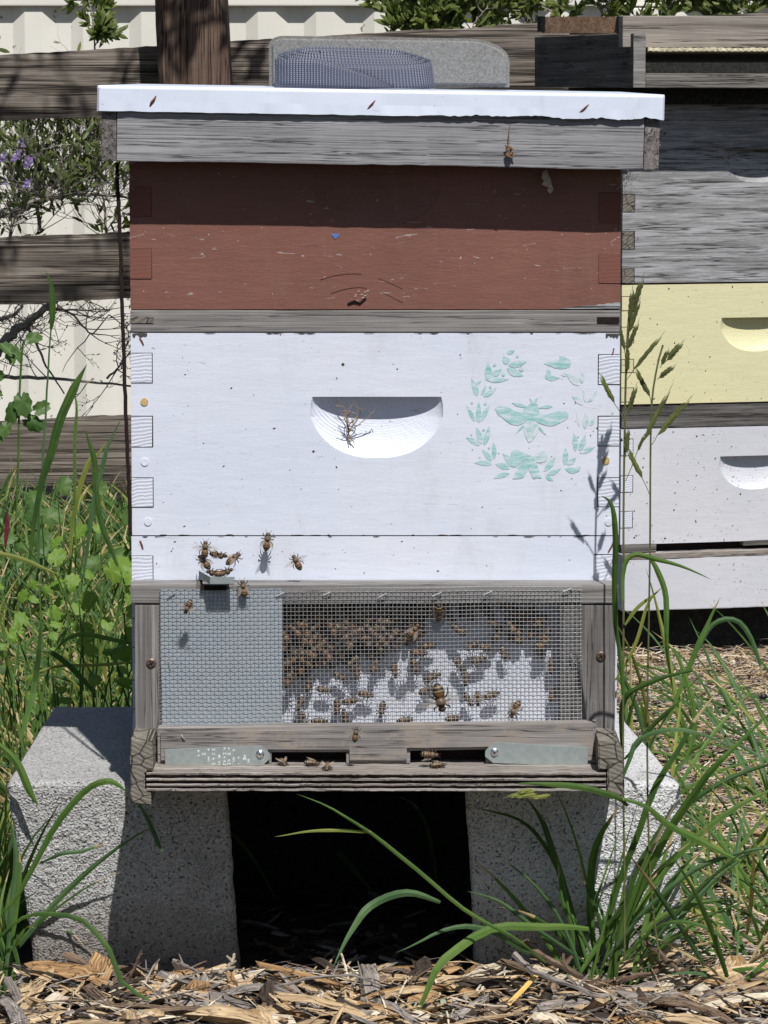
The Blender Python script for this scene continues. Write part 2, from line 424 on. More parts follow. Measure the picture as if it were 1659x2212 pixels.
def stamp2():
    m, n, b = newmat('faded teal paint')
    a = noisef(n, coords(n, (120, 120, 200), obj=True), 1, 6, .7)
    c = ramp(n, a, [(.38, (.36, .56, .57)), (.5, (.55, .65, .69)), (.54, (.64, .67, .745))])
    n.links.new(c, b.inputs['Base Color']); b.inputs['Roughness'].default_value = .5; return m
M['tealfade'] = stamp2()
M['tealedge'] = plain('teal edge', (.33, .52, .53), .6, .3, 500)
GR = [leafmat('grass deep green', (.04, .09, .02), (.075, .14, .03)), leafmat('grass mid green', (.07, .15, .03), (.12, .20, .045)),
      leafmat('grass blue green', (.055, .12, .045), (.10, .18, .075)), leafmat('grass yellow green', (.16, .21, .04), (.24, .25, .06)),
      leafmat('dry grass', (.42, .34, .18), (.30, .22, .11), .6, .2)]
M['seed'] = leafmat('seed head', (.10, .11, .045), (.16, .19, .06), .6, .3)
M['weed'] = leafmat('bright weed leaf', (.13, .24, .035), (.19, .30, .05), .45, .4)
M['weeddark'] = leafmat('dark weed leaf', (.055, .12, .03), (.10, .17, .045), .45, .3)
M['shrubleaf'] = leafmat('dark shrub leaf', (.06, .085, .03), (.12, .15, .05), .4, .25)
M['shrublight'] = leafmat('light shrub leaf', (.12, .16, .05), (.19, .22, .07), .4, .3)
M['twig'] = plain('grey twig', (.26, .24, .21), .9, .4, 120)
M['purple'] = plain('purple petal', (.30, .22, .48), .6, .2, 100)
def chipm(n_, a, b_, c): return wood(n_, a, b_, c, 'Y', 320, 22, .32, .9, uv=True)
CH = [chipm('chip straw tan', (.22, .145, .08), (.46, .335, .195), (.64, .50, .33)), chipm('chip orange tan', (.15, .08, .035), (.33, .2, .095), (.5, .34, .18)),
      chipm('chip brown', (.06, .04, .026), (.15, .105, .072), (.27, .2, .14)), chipm('chip grey', (.11, .1, .09), (.25, .22, .2), (.42, .38, .34)),
      chipm('chip dark bark', (.018, .013, .010), (.05, .036, .028), (.1, .078, .06)), chipm('chip pale', (.34, .28, .2), (.58, .5, .38), (.74, .67, .55))]
def soil():
    m, n, b = newmat('dark mulchy soil')
    a = noisef(n, coords(n, (60, 60, 60)), 1, 8, .75)
    c = ramp(n, a, [(.35, (.012, .009, .006)), (.55, (.05, .036, .024)), (.72, (.13, .095, .06))])
    n.links.new(c, b.inputs['Base Color']); b.inputs['Roughness'].default_value = 1; bump(n, b, a, 1, .01); return m
M['soil'] = soil()
def steel():
    m, n, b = newmat('cream container paint')
    a = noisef(n, coords(n, (3, 3, 3)), 1, 6, .6)
    c = ramp(n, a, [(.3, (.66, .645, .58)), (.7, (.74, .725, .66))])
    d = ramp(n, noisef(n, coords(n, (38, 38, 38)), 1, 3, .5), [(.69, 0), (.72, 1)])
    c = mixc(n, d, c, (.22, .2, .15))
    n.links.new(c, b.inputs['Base Color']); b.inputs['Roughness'].default_value = .5; return m
M['steel'] = steel()
# ================================================================ the setting
def build_ground():
    mb = MB(); xs = []; ys = []
    x = -40
    xs = [-60, -30, -12, -6, -3] + [-2 + i * .05 for i in range(81)] + [3, 6, 12, 30, 60]
    ys = [-30, -10, -4, -2] + [-1 + i * .06 for i in range(150)] + [10, 14, 25, 60, 120]
    vs = []
    for y in ys:
        for x in xs:
            z = ground_z(x, y)
            if abs(x) < 2.1 and -1.1 < y < 8: z += .012 * noise.noise(Vector((x * 6, y * 6, 0))) + .006 * noise.noise(Vector((x * 20, y * 20, 3)))
            vs.append((x, y, z))
    nx = len(xs)
    fs = [(j * nx + i, j * nx + i + 1, (j + 1) * nx + i + 1, (j + 1) * nx + i) for j in range(len(ys) - 1) for i in range(nx - 1)]
    mb.add(vs, fs)
    tag(mb.build('ground', M['soil'], smooth=True), kind='structure')
build_ground()

def build_container():
    Y = 7.8; root = thing('shipping_container', 'cream corrugated metal container wall behind the wooden fence', 'container', (0, Y, -.35))
    mb = MB(); pitch = .168; dep = .020
    pts = []; x = -2.6
    # phase so that the recessed flats fall where the photo shows them
    x0 = P(136 - 18.5, 30, Y).x - pitch * 14
    for k in range(36):
        b = x0 + k * pitch
        pts += [(b, Y + dep), (b + .046, Y + dep), (b + .082, Y), (b + .132, Y)]
    zt = P(800, 10, Y).z; zb = -.75
    vs = []; n = len(pts)
    for z in (zb, zt): vs += [(p[0], p[1], z) for p in pts]
    mb.add(vs, [(i, i + 1, n + i + 1, n + i) for i in range(n - 1)])
    mb.build('wall_panel', M['steel'], root)
    b = MB(); b.box(x0, x0 + 6, Y - .012, Y + .1, zt - .004, zt + .16, .004); b.build('top_rail', M['steel'], root)
    b = MB(); b.box(x0, x0 + 6, Y + .12, Y + 2.4, zb, zt + .15, .01); b.build('container_body', M['steel'], root)
    q = P(1395, 60, Y); b = MB(); b.box(q.x - .06, q.x + .08, Y - .03, Y - .006, q.z - .5, zt - .01, .004); b.build('corner_post', M['steel'], root)
build_container()

def build_fence():
    Y = 4.6
    root = thing('wooden_fence', 'weathered brown rail fence with a reddish post behind the hives', 'fence', (0, Y, -.2))
    def rail(xa, ya, xb, yb, ha, hb, knots=(), seed=0, mat='fence'):
        # top edge from (xa,ya) to (xb,yb), heights ha/hb in photo units
        mb = MB(); n = 90; rows = 9; vs = []; fs = []
        for i in range(n + 1):
            q = i / n; x = xa + (xb - xa) * q; yt = ya + (yb - ya) * q; h = ha + (hb - ha) * q
            for side in (0, 1):
                for j in range(rows):
                    r = j / (rows - 1)
                    p = P(x, yt + h * r, Y)
                    nz = noise.noise(Vector((p.x * 9, seed, r * 2))) * .004 + noise.noise(Vector((p.x * 40, seed + 4, r * 9))) * .0022
                    e = 1 if j in (0, rows - 1) else 0
                    yy = Y + (.038 if side else 0) + (-.002 * noise.noise(Vector((p.x * 5, r * 26, seed))) if not side else 0) + e * (.004 if not side else -.004)
                    vs.append((p.x, yy, p.z + (nz if e else nz * .3)))
        R2 = rows * 2
        for i in range(n):
            a = i * R2
            for j in range(rows - 1):
                fs.append((a + j, a + j + 1, a + R2 + j + 1, a + R2 + j))
                fs.append((a + rows + j + 1, a + rows + j, a + R2 + rows + j, a + R2 + rows + j + 1))
            fs.append((a, a + R2, a + R2 + rows, a + rows)); k = rows - 1
            fs.append((a + k, a + rows + k, a + R2 + rows + k, a + R2 + k))
        fs.append(tuple(list(range(rows)) + [rows + j for j in range(rows - 1, -1, -1)]))
        a = n * R2; fs.append(tuple([a + rows + j for j in range(rows)] + [a + j for j in range(rows - 1, -1, -1)]))
        mb.add(vs, fs)
        o = mb.build('rail', M[mat], root, smooth=False)
        for kx, ky, kr in knots:
            c = P(kx, ky, Y); s = kr * .00095
            k = MB()
            for rr, dy, mi in ((1.0, -.0035, 0), (.78, -.0055, 1)):
                m_ = 28
                k.poly([(c.x + s * 1.15 * rr * math.cos(2 * math.pi * t / m_) * (1 + .07 * noise.noise(Vector((t, kx, 1)))), c.z + s * rr * math.sin(2 * math.pi * t / m_) * (1 + .07 * noise.noise(Vector((t, kx, 5))))) for t in range(m_)], Y + dy, mi, .003)
            k.build('knot', [M['fence'], M['knot']], o, loc=(0, 0, 0))
    M['knot'] = wood('dark knot wood', (.03, .018, .012), (.07, .042, .03), (.11, .07, .05), 'Y', 150, 90, .35, .8)
    # the rails lean up to the right as the ground does
    rail(-120, 126, 1230, 46, 142, 150, seed=1)
    rail(-120, 519, 640, 486, 146, 140, knots=((212, 531, 22),), seed=2)
    rail(-120, 918, 640, 880, 144, 138, knots=((38, 983, 10), (153, 970, 11)), seed=3)
    rail(1180, 50, 2100, 5, 150, 150, seed=5)
    # post stands in front of the rails, leaning slightly
    mb = MB(); a0 = P(341, -40, Y - .1); a1 = P(495, -40, Y - .1); w = (a1.x - a0.x) / 2; r_ = .012
    vs = []; fs = []; n = 46; zt = a0.z + .1; zb = -.4; lean = .022 * 2.2
    prof = [(-w, w - r_), (-w + r_, w), (0, w + .002), (w - r_, w), (w, w - r_), (w, -w + r_), (w - r_, -w), (0, -w - .002), (-w + r_, -w), (-w, -w + r_)]
    for i in range(n + 1):
        z = zt + (zb - zt) * i / n; cx = (a0.x + a1.x) / 2 - .011 + (zt - z) * .045
        for k, (dx, dy) in enumerate(prof):
            j = noise.noise(Vector((k * 2.2, z * 14, 1))) * .003
            vs.append((cx + dx + j, Y - .085 + dy - .0 + j, z))
    m_ = len(prof)
    fs = [(i * m_ + k, (i + 1) * m_ + k, (i + 1) * m_ + (k + 1) % m_, i * m_ + (k + 1) % m_) for i in range(n) for k in range(m_)]
    fs.append(tuple(range(m_)))
    mb.add(vs, fs); mb.build('post', M['post'], root)
build_fence()

# ================================================================ hive building blocks (local: x 0..W, front y 0 facing -Y)
HW = .4135; HD = .505
def curve_front(mb, x0, x1, z0, z1, y, hand=None, mi=0, mi2=None):
    """front face; hand = (cx, ztop, halfwidth, height, depth) cuts a milled scoop"""
    if not hand:
        mb.add([(x0, y, z0), (x1, y, z0), (x1, y, z1), (x0, y, z1)], [(0, 1, 2, 3)], mi); return
    cx, zt, hw, hh, dp = hand
    nx = 230; nz = 110
    xs = [x0] + [cx - hw * 1.04 + 2.08 * hw * i / nx for i in range(nx + 1)] + [x1]
    zs = [(z1, 0), (zt, 0), (zt - .0004, 1)] + [(zt - .0004 - hh * 1.04 * i / nz, 1) for i in range(1, nz + 1)] + [(z0, 0)]
    vs = []
    for z, on in zs:
        for x in xs:
            d = 0
            if on:
                v = max(0, (zt - z) / hh); u = abs(x - cx) / (hw * (.93 + .07 * min(1, v * 3)))
                f = u ** 2.3 + v ** 2.1
                if f < 1: d = dp * min(1, (1 - f) ** .62 * 1.05)
                if d: d += (.00016 if u > .45 and x < cx else .00004) * math.sin(math.hypot((x - cx), (z - zt) * 1.5) * 1900) + .0001 * noise.noise(Vector((x * 300, z * 300, 0)))
            vs.append((x, y + d, z))
    n = len(xs)
    fs = [(j * n + i, (j + 1) * n + i, (j + 1) * n + i + 1, j * n + i + 1) for j in range(len(zs) - 1) for i in range(n - 1)]
    o0 = len(mb.f); mb.add(vs, fs, mi)

def shell(mb, W, D, z0, z1, mi=0, t=.019, y0=0.0, e=.0012):
    """sides, back and rims of a hive box; the front board is set by curve_front"""
    # outer: slightly chamfered top/bottom rim at the front edge
    mb.add([(0, y0, z0), (0, D, z0), (0, D, z1), (0, y0, z1)], [(0, 3, 2, 1)], mi)
    mb.add([(W, y0, z0), (W, D, z0), (W, D, z1), (W, y0, z1)], [(0, 1, 2, 3)], mi)
    mb.add([(0, D, z0), (W, D, z0), (W, D, z1), (0, D, z1)], [(0, 3, 2, 1)], mi)
    mb.add([(t, t, z0), (W - t, t, z0), (W - t, D - t, z0), (t, D - t, z0), (t, t, z1), (W - t, t, z1), (W - t, D - t, z1), (t, D - t, z1)],
           [(0, 1, 5, 4), (1, 2, 6, 5), (2, 3, 7, 6), (3, 0, 4, 7)], mi)
    for z, f in ((z1, 0), (z0, 1)):
        o = [(0, y0, z), (W, y0, z), (W, D, z), (0, D, z), (t, t, z), (W - t, t, z), (W - t, D - t, z), (t, D - t, z)]
        q = [(0, 1, 5, 4), (1, 2, 6, 5), (2, 3, 7, 6), (3, 0, 4, 7)]
        if f: q = [tuple(reversed(a)) for a in q]
        mb.add(o, q, mi)
def fingers(root, rects, mat, W, name='joint_finger', lw=.0007, proud=.0004, jit=.0):
    """box-joint end grain squares: dark line round a slightly proud block"""
    for x0, x1, z0, z1 in rects:
        mb = MB()
        mb.box(x0, x1, -.0002, .004, z0, z1, 0, mi=1)
        l = lw if x0 > .001 else 0; r = lw if x1 < W - .001 else 0
        mb.box(x0 + l, x1 - r, -proud - .0003, .003, z0 + lw * .8, z1 - lw, .0002, 6, .00028, 0, 0, seed=int(z0 * 5000))
        mb.build(name, [mat, M['dark']], root)
def marks(mb, W, z0, z1, n, seed, y, mi=0, smin=.0003, smax=.0008):
    r = random.Random(seed)
    for i in range(n):
        x = r.uniform(.01, W - .01); z = r.uniform(z0 + .004, z1 - .004); s = r.uniform(smin, smax); a = r.uniform(0, 3.1); k = r.randint(4, 6)
        st = r.choice((1, 1, 1.3, 2))
        pts = []
        for t in range(k):
            q = 2 * math.pi * t / k; rr = s * r.uniform(.6, 1.1)
            dx, dz = math.cos(q) * rr * st, math.sin(q) * rr
            pts.append((x + dx * math.cos(a) - dz * math.sin(a), z + dx * math.sin(a) + dz * math.cos(a)))
        mb.poly(pts, y - .00012 - i * 2e-6, mi)

XL = P(282, 700, 0).x
W = P(1338, 900, 0).x - XL
def zx(py, Y=0): return P(800, py, Y).z
def lx(p, Y=0): return P(p, 900, Y).x - XL
def hroot(name, label, zb, dx=0, rot=0):
    return thing(name, label, 'beehive box', (XL + dx, 0, zb), (0, 0, rot), local=True)
def chips_edge(mb, W, z, n, seed, y=-.0004, mi=0, up=1):
    """chipped paint patches along a rim"""
    r = random.Random(seed)
    for i in range(n):
        x = r.uniform(.002, W - .012); l = r.uniform(.002, .012); h = r.uniform(.0003, .0011)
        pts = [(x, z), (x + l, z)]
        for k in range(4, -1, -1): pts.append((x + l * k / 4, z - up * h * r.uniform(.4, 1) * math.sin(math.pi * (k + .5) / 5)))
        if up > 0: pts = pts[::-1]
        mb.poly(pts, y - i * 2e-6, mi)

# ---- lower white box with the screen porch
z_b0, z_b1 = zx(1592), zx(1158.5)
lower = hroot('beehive_box', 'bottom white beehive box fitted with the wire mesh entrance screen', z_b0, -.0006)
h = z_b1 - z_b0
mb = MB(); shell(mb, W, HD, 0, h); curve_front(mb, 0, W, 0, h, 0); mb.build('box_body', M['white'], lower)
mb = MB(); marks(mb, W, h - .035, h, 26, 3, 0); chips_edge(mb, W, h, 14, 4); mb.build('paint_flecks', M['knot'], lower)['kind'] = 'stuff'
fingers(lower, [(0, .0185, zx(1265) - z_b0, zx(1200) - z_b0), (W - .0205, W, zx(1268) - z_b0, zx(1197) - z_b0)] +
        [(0, .0185, zx(y + 64) - z_b0, zx(y) - z_b0) for y in (1335, 1468)], M['whiteend'], W)
# ---- medium white box with the stamped bee emblem
z_m0, z_m1 = zx(1156), zx(719.5)
med = hroot('beehive_box', 'white beehive box with a teal bee and leaf wreath stamped beside its scooped handhold', z_m0)
h = z_m1 - z_m0
hand = (lx(814), zx(857) - z_m0, .1495 * .3917, (zx(857) - zx(989)), .0135)
mb = MB(); shell(mb, W, HD, 0, h); curve_front(mb, 0, W, 0, h, 0, hand); mb.build('box_body', M['white'], med)
fingers(med, [(0, .0185, zx(b) - z_m0, zx(a) - z_m0) for a, b in ((762, 828), (898, 966), (1031, 1096))] +
        [(W - .0185, W, zx(b) - z_m0, zx(a) - z_m0) for a, b in ((765, 831), (898, 964), (1031, 1095))], M['whiteend'], W)
mb = MB(); marks(mb, W, 0, h, 40, 11, 0); chips_edge(mb, W, h, 22, 5); chips_edge(mb, W, 0, 12, 6, up=-1)
for a, b, s in ((741, 787, 1.6), (677, 975, 1.3), (858, 797, .8)):
    mb.poly([(lx(a) + .0009 * s * math.cos(t), zx(b) - z_m0 + .0008 * s * math.sin(t * 1.01)) for t in (0, 1.1, 2, 3.1, 4.3, 5.3)], -.0003)
mb.build('paint_flecks', M['knot'], med)['kind'] = 'stuff'
mb = MB(); r_ = random.Random(3)
for k, (x0, x1) in enumerate(((.0015, .014), (W - .012, W - .001))):
    pts = [(x0 + (x1 - x0) * i / 8, h - .0003) for i in range(9)] + [(x0 + (x1 - x0) * (8 - i) / 8, h - .0012 - r_.random() * .0035) for i in range(9)]
    mb.poly(pts[::-1], -.0005 - k * 1e-5)
mb.build('bare_wood_chip', M['darkwood'], med)['kind'] = 'stuff'
for a, b, m_ in ((312, 868, 'rustpale'), (312, 998, 'white'), (1309, 995, 'rustpale'), (318, 1127, 'white'), (1316, 1127, 'white')):
    mb = MB(); x = lx(a); z = zx(b) - z_m0
    mb.tube([(x, .001, z), (x, -.0007, z)], .0033, 14); mb.build('nail_plug', M[m_], med)
for (a, b, c, d) in ((303, 730, 311, 745), (1325, 752, 1319, 772)):
    mb = MB(); mb.tube([(lx(a), -.0003, zx(b) - z_m0), (lx((a + c) / 2 + 1), -.0006, zx((b + d) / 2) - z_m0), (lx(c), -.0003, zx(d) - z_m0)], .0006, 5); mb.build('staple', M['rust'], med)
for (a, b, c, d) in ((302, 1168, 308, 1185), (1330, 1166, 1318, 1192)):
    mb = MB(); mb.tube([(lx(a), -.0003, zx(b) - z_b0), (lx((a + c) / 2 + 1), -.0008, zx((b + d) / 2) - z_b0), (lx(c), -.0003, zx(d) - z_b0)], .0007, 5); mb.build('staple', M['rust'], lower)

# emblem: every leaf, dot and limb of the stamped mark, as thin paint on the board
def E(u, v): return (lx(982.1 + .216 * u), zx(730 + .216 * v) - z_m0)
_k = [0]
def eleaf(mb, x1, y1, x2, y2, w, mi=0):
    d = Vector((x2 - x1, y2 - y1)); L = d.length; d /= L; nn = Vector((-d.y, d.x)); n = 9; a = []; b = []
    r = random.Random(int(x1 * 3 + y2))
    for i in range(n + 1):
        q = i / n; ww = w * .5 * math.sin(math.pi * q ** .8) * (1 + .12 * r.uniform(-1, 1)); c = Vector((x1, y1)) + d * L * q + nn * (w * .12 * math.sin(math.pi * q))
        a.append(c + nn * ww); b.append(c - nn * ww)
    pts = a[:-1] + b[::-1][:-1]
    _k[0] += 1
    if mi == 0: mb.poly([E(c.x + (c.x - (x1 + x2) / 2) * .015, c.y + (c.y - (y1 + y2) / 2) * .015) for c in pts], -.00012 - _k[0] * 2e-6, 2)
    cx, cy = (x1 + x2) / 2, (y1 + y2) / 2
    mb.poly([E(cx + (c.x - cx) * .93, cy + (c.y - cy) * .93) for c in pts], -.00020 - _k[0] * 2e-6, mi)
def edot(mb, x, y, r):
    _k[0] += 1
    mb.poly([E(x + r * math.cos(t * .785), y + r * math.sin(t * .785)) for t in range(8)], -.00012 - _k[0] * 2e-6, 2)
    mb.poly([E(x + .8 * r * math.cos(t * .785), y + .8 * r * math.sin(t * .785)) for t in range(8)], -.00021 - _k[0] * 2e-6, 0)
def epoly(mb, pts, mi=0, grow=1.01):
    _k[0] += 1
    # fan from the centroid keeps concave outlines safe
    c = Vector((sum(p[0] for p in pts) / len(pts), sum(p[1] for p in pts) / len(pts)))
    pts = [tuple(p) for p in bez([(p[0], p[1], 0) for p in pts] + [(pts[0][0], pts[0][1], 0)], len(pts) * 3)][:-1]
    mb.poly([E(c.x + (p[0] - c.x) * grow, c.y + (p[1] - c.y) * grow) for p in pts], -.00012 - _k[0] * 2e-6, 2)
    mb.poly([E(c.x + (p[0] - c.x), c.y + (p[1] - c.y)) for p in pts], -.00020 - _k[0] * 2e-6, mi)
em = MB()
for a in [(225, 585, 165, 405, 60), (265, 578, 310, 470, 32), (285, 592, 418, 495, 52), (215, 460, 268, 425, 26), (200, 840, 118, 675, 40), (225, 840, 240, 635, 52), (235, 850, 350, 670, 48),
          (250, 1080, 112, 995, 48), (265, 1065, 215, 890, 56), (292, 1075, 345, 880, 56), (370, 1235, 275, 1120, 48), (395, 1215, 385, 1040, 52), (370, 1265, 195, 1250, 52),
          (550, 1310, 410, 1265, 62), (600, 1300, 480, 1155, 62), (550, 1355, 390, 1410, 46), (895, 1335, 1010, 1190, 58), (925, 1365, 1068, 1305, 48), (915, 1375, 990, 1430, 42),
          (1100, 1275, 1110, 1095, 56), (1120, 1270, 1220, 1190, 50), (1110, 1310, 1255, 1330, 66), (1210, 1135, 1190, 950, 52), (1245, 1130, 1310, 965, 56), (1250, 1150, 1408, 1085, 50),
          (1140, 290, 890, 260, 80), (1120, 300, 1045, 180, 96), (900, 395, 1050, 400, 52), (920, 410, 935, 315, 60), (1140, 300, 1090, 200, 70),
          (520, 265, 485, 180, 76), (520, 152, 600, 125, 38), (535, 275, 718, 235, 66), (520, 305, 685, 380, 78), (325, 430, 330, 240, 70), (310, 415, 540, 415, 56), (370, 375, 470, 310, 56),
          (320, 400, 400, 385, 70), (570, 650, 740, 690, 36), (980, 685, 830, 705, 32), (700, 870, 620, 950, 22), (830, 880, 920, 975, 24)]:
    eleaf(em, *a)
for a in [(1300, 920, 1310, 720, 58), (1250, 890, 1218, 740, 34), (1350, 880, 1400, 790, 40), (1290, 672, 1165, 580, 60), (1310, 650, 1280, 515, 34), (1320, 650, 1425, 520, 34), (1360, 640, 1380, 570, 26),
          (1250, 482, 1105, 350, 80), (1270, 460, 1258, 310, 64), (1060, 370, 1150, 350, 40), (1200, 1310, 1270, 1280, 50)]:
    eleaf(em, *a, mi=1)
for a in [(355, 492, 14), (173, 650, 14), (305, 660, 14), (290, 920, 13), (168, 970, 10), (345, 1100, 12), (250, 1195, 10), (1235, 990, 10), (935, 330, 20), (625, 185, 14), (665, 315, 24), (398, 270, 17), (485, 368, 18)]: edot(em, *a)
epoly(em, [(560, 1200), (570, 1140), (620, 1120), (700, 1150), (780, 1190), (760, 1220), (700, 1215), (640, 1270), (600, 1290), (555, 1240)])
epoly(em, [(780, 1190), (850, 1140), (910, 1140), (925, 1225), (850, 1248), (800, 1235)], 1)
for k, pts in enumerate(([(700, 1215), (640, 1290), (580, 1410), (640, 1408), (690, 1395), (735, 1310), (760, 1220)], [(735, 1215), (740, 1310), (790, 1410), (830, 1398), (870, 1405), (840, 1300), (800, 1210)])):
    _k[0] += 1; em.poly([E(*p) for p in pts], -.00021 - _k[0] * 2e-6, 0)
epoly(em, [(690, 930), (700, 860), (735, 830), (820, 840), (840, 900), (810, 980), (750, 1045), (715, 1000)], 1)
epoly(em, [(405, 705), (440, 685), (520, 690), (620, 735), (700, 755), (700, 790), (700, 840), (650, 868), (610, 870), (550, 855), (480, 800), (430, 760)])
epoly(em, [(820, 750), (900, 770), (1000, 740), (1080, 725), (1135, 760), (1120, 810), (1030, 860), (960, 880), (870, 860), (820, 830)])
epoly(em, [(690, 705), (760, 660), (830, 665), (840, 740), (830, 830), (770, 840), (710, 830), (690, 760)])
for pts in ([(770, 665), (745, 600), (785, 628), (800, 670)], [(775, 668), (800, 615), (835, 600), (815, 640), (822, 668)]):
    _k[0] += 1; em.poly([E(*p) for p in pts], -.00021 - _k[0] * 2e-6, 0)
em.build('painted_emblem', [M['teal'], M['tealfade'], M['tealedge']], med)

# dried plant wisp caught in the handhold
def wisp():
    r = random.Random(5); mb = MB(); b = P(752, 935, .004)
    for i in range(9):
        e = P(752 + r.uniform(-28, 60), 935 - r.uniform(20, 62), .005 - r.uniform(0, .012)); m_ = (b + e) / 2 + Vector((r.uniform(-.004, .004), 0, r.uniform(-.002, .004)))
        mb.tube(bez([b, m_, e], 6), .0004, 4)
        for k in range(3):
            q = m_ + (e - m_) * r.random(); mb.tube([q, q + Vector((r.uniform(-.007, .007), r.uniform(-.001, .001), r.uniform(.0, .007)))], .0003, 3)
    for i in range(4): mb.tube([b, b + Vector((r.uniform(-.004, .006), -.001, -r.uniform(.004, .012)))], .0005, 4)
    mb.tube([b, b + Vector((.001, .001, .004))], .0012, 5)
    tag(mb.build('plant_wisp', M['wispm']), 'dry brown plant wisp caught in the handhold of the white box', 'plant debris')
M['wispm'] = plain('dry wisp', (.28, .2, .14), .9, .3, 300)
wisp()

# ---- grey spacer rim
z_s0, z_s1 = zx(717.5), zx(670)
sp = thing('spacer_rim', 'thin grey bare wood spacer rim between the red box and the white box', 'hive rim', (XL, 0, z_s0), local=True)
h = z_s1 - z_s0; mb = MB()
for a in ((.0, W, 0, .019), (0, .019, .0195, HD - .0195), (W - .019, W, .0195, HD - .0195), (0, W, HD - .019, HD)):
    mb.box(a[0], a[1], a[2], a[3], 0, h, .0007, 30, .00025, 0 if a[1] > .2 and a[0] < .1 else 1)
mb.build('rim_frame', M['greywood'], sp)
for x0, x1, m_ in ((.0006, .0195, 'endgrain'), (W - .0195, W - .0006, 'dark')):
    mb = MB(); za = zx(698) - z_s0; mb.box(x0, x1, -.0008, .004, za, za + .0052, .0002); mb.build('joint_finger', M[m_], sp)
# ---- red box (a medium like the one below; its top slips under the lid)
z_r0, z_r1 = zx(668), zx(668) + .168
red = hroot('beehive_box', 'red brown painted beehive box directly below the grey lid', z_r0)
h = z_r1 - z_r0
hand = (lx(814), zx(375) - z_r0, .056, (zx(375) - zx(492)), .005)
mb = MB(); shell(mb, W, HD, 0, h); curve_front(mb, 0, W, 0, h, 0, hand); mb.build('box_body', M['red'], red)
fingers(red, [(0, .0185, zx(602) - z_r0, zx(537) - z_r0), (W - .0185, W, zx(612) - z_r0, zx(549) - z_r0), (0, .0185, zx(468) - z_r0, zx(402) - z_r0), (W - .0185, W, zx(482) - z_r0, zx(416) - z_r0)], M['redend'], W, lw=.0002)
mb = MB(); marks(mb, W, 0, h, 60, 21, 0, 0, .0002, .0007); mb.build('paint_flecks', M['flk'] if 'flk' in M else plain('pale fleck', (.5, .42, .38), .7), red)['kind'] = 'stuff'
mb = MB()
for a, b, c in ((675, 610, 28), (700, 640, 20)):
    pts = []
    for i in range(12):
        q = i / 11; pts.append((lx(a + (870 - a) * q), -.0001 - .0002, zx(b - 26 * math.sin(math.pi * q) + 14 * q) - z_r0))
    mb.tube(pts[1:7], .00016, 4, 1); mb.tube(pts[8:], .00013, 4, 1)
mb.tube([(lx(752), -.0003, zx(656) - z_r0), (lx(766), -.0008, zx(650) - z_r0), (lx(778), -.0004, zx(655) - z_r0), (lx(790), -.0003, zx(644) - z_r0)], .0012, 5)
mb.build('crack', [M['dark'], plain('red crack', (.08, .03, .022), .7)], red)['kind'] = 'stuff'
mb = MB(); r_ = random.Random(9)
for i in range(9):
    x = lx(r_.uniform(765, 795)); z = zx(r_.uniform(628, 655)) - z_r0; mb.poly([(x, z), (x + .002, z + .0004), (x + .0022, z + .0014), (x + .0002, z + .001)], -.0004 - i * 1e-5)
mb.build('bare_patch', plain('bare patch', (.42, .33, .29), .8), red)
mb = MB(); x = lx(716); z = zx(508) - z_r0; mb.poly([(x, z + .001), (x + .0035, z - .0036), (x + .0072, z + .0008), (x + .004, z + .0014)], -.0005); mb.build('blue_paint_chip', plain('blue chip', (.1, .2, .5), .6), red)
mb = MB(); pts = [(lx(1210 + 128 * i / 14), zx(668) - z_r0 + .0003) for i in range(15)] + [(lx(1338 - 128 * i / 14), zx(668) - z_r0 + .0012 + (1 - i / 14) * .0045 * (.7 + .5 * r_.random())) for i in range(15)]
mb.poly(pts, -.0005); mb.build('bare_wood_chip', M['deepgrey'], red)

# ---- the telescoping lid
lc = P(820, 300, 0)
LZ0 = zx(358, -.034)            # underside
LZ1 = zx(197, -.0375)            # top
lid = thing('telescoping_cover', 'grey wooden telescoping hive lid capped with white sheet metal and rusty staples', 'beehive lid', (lc.x, 0, LZ0), (0, R(.95), 0), local=True)
def L(p): return P(p, 300, -.034).x - lc.x
H = LZ1 - LZ0
mb = MB(); mb.box(L(251), L(1390), -.034, -.015, .0005, H - .003, .0008, 60, .00045, 0); mb.build('front_board', M['lidwood'], lid)
for a, b in ((219, 250), (1391, 1424)):
    mb = MB(); mb.box(L(a), L(b), -.0332, .53, .0, H - .003, .0008, 20, .0003, 1); mb.build('side_board', M['lidside'] if 'lidside' in M else M.setdefault('lidside', wood('lid side board', (.07, .06, .055), (.17, .155, .15), (.27, .255, .245), 'Y', 120, 6, .36, .8)), lid)
mb = MB(); mb.box(L(251), L(1390), .511, .529, .0005, H - .003, .0008); mb.build('back_board', M['greywood'], lid)
mb = MB(); mb.box(L(251) + .001, L(1390) - .001, -.0145, .5105, H - .014, H - .004, 0); mb.build('ceiling_board', M['greywood'], lid)
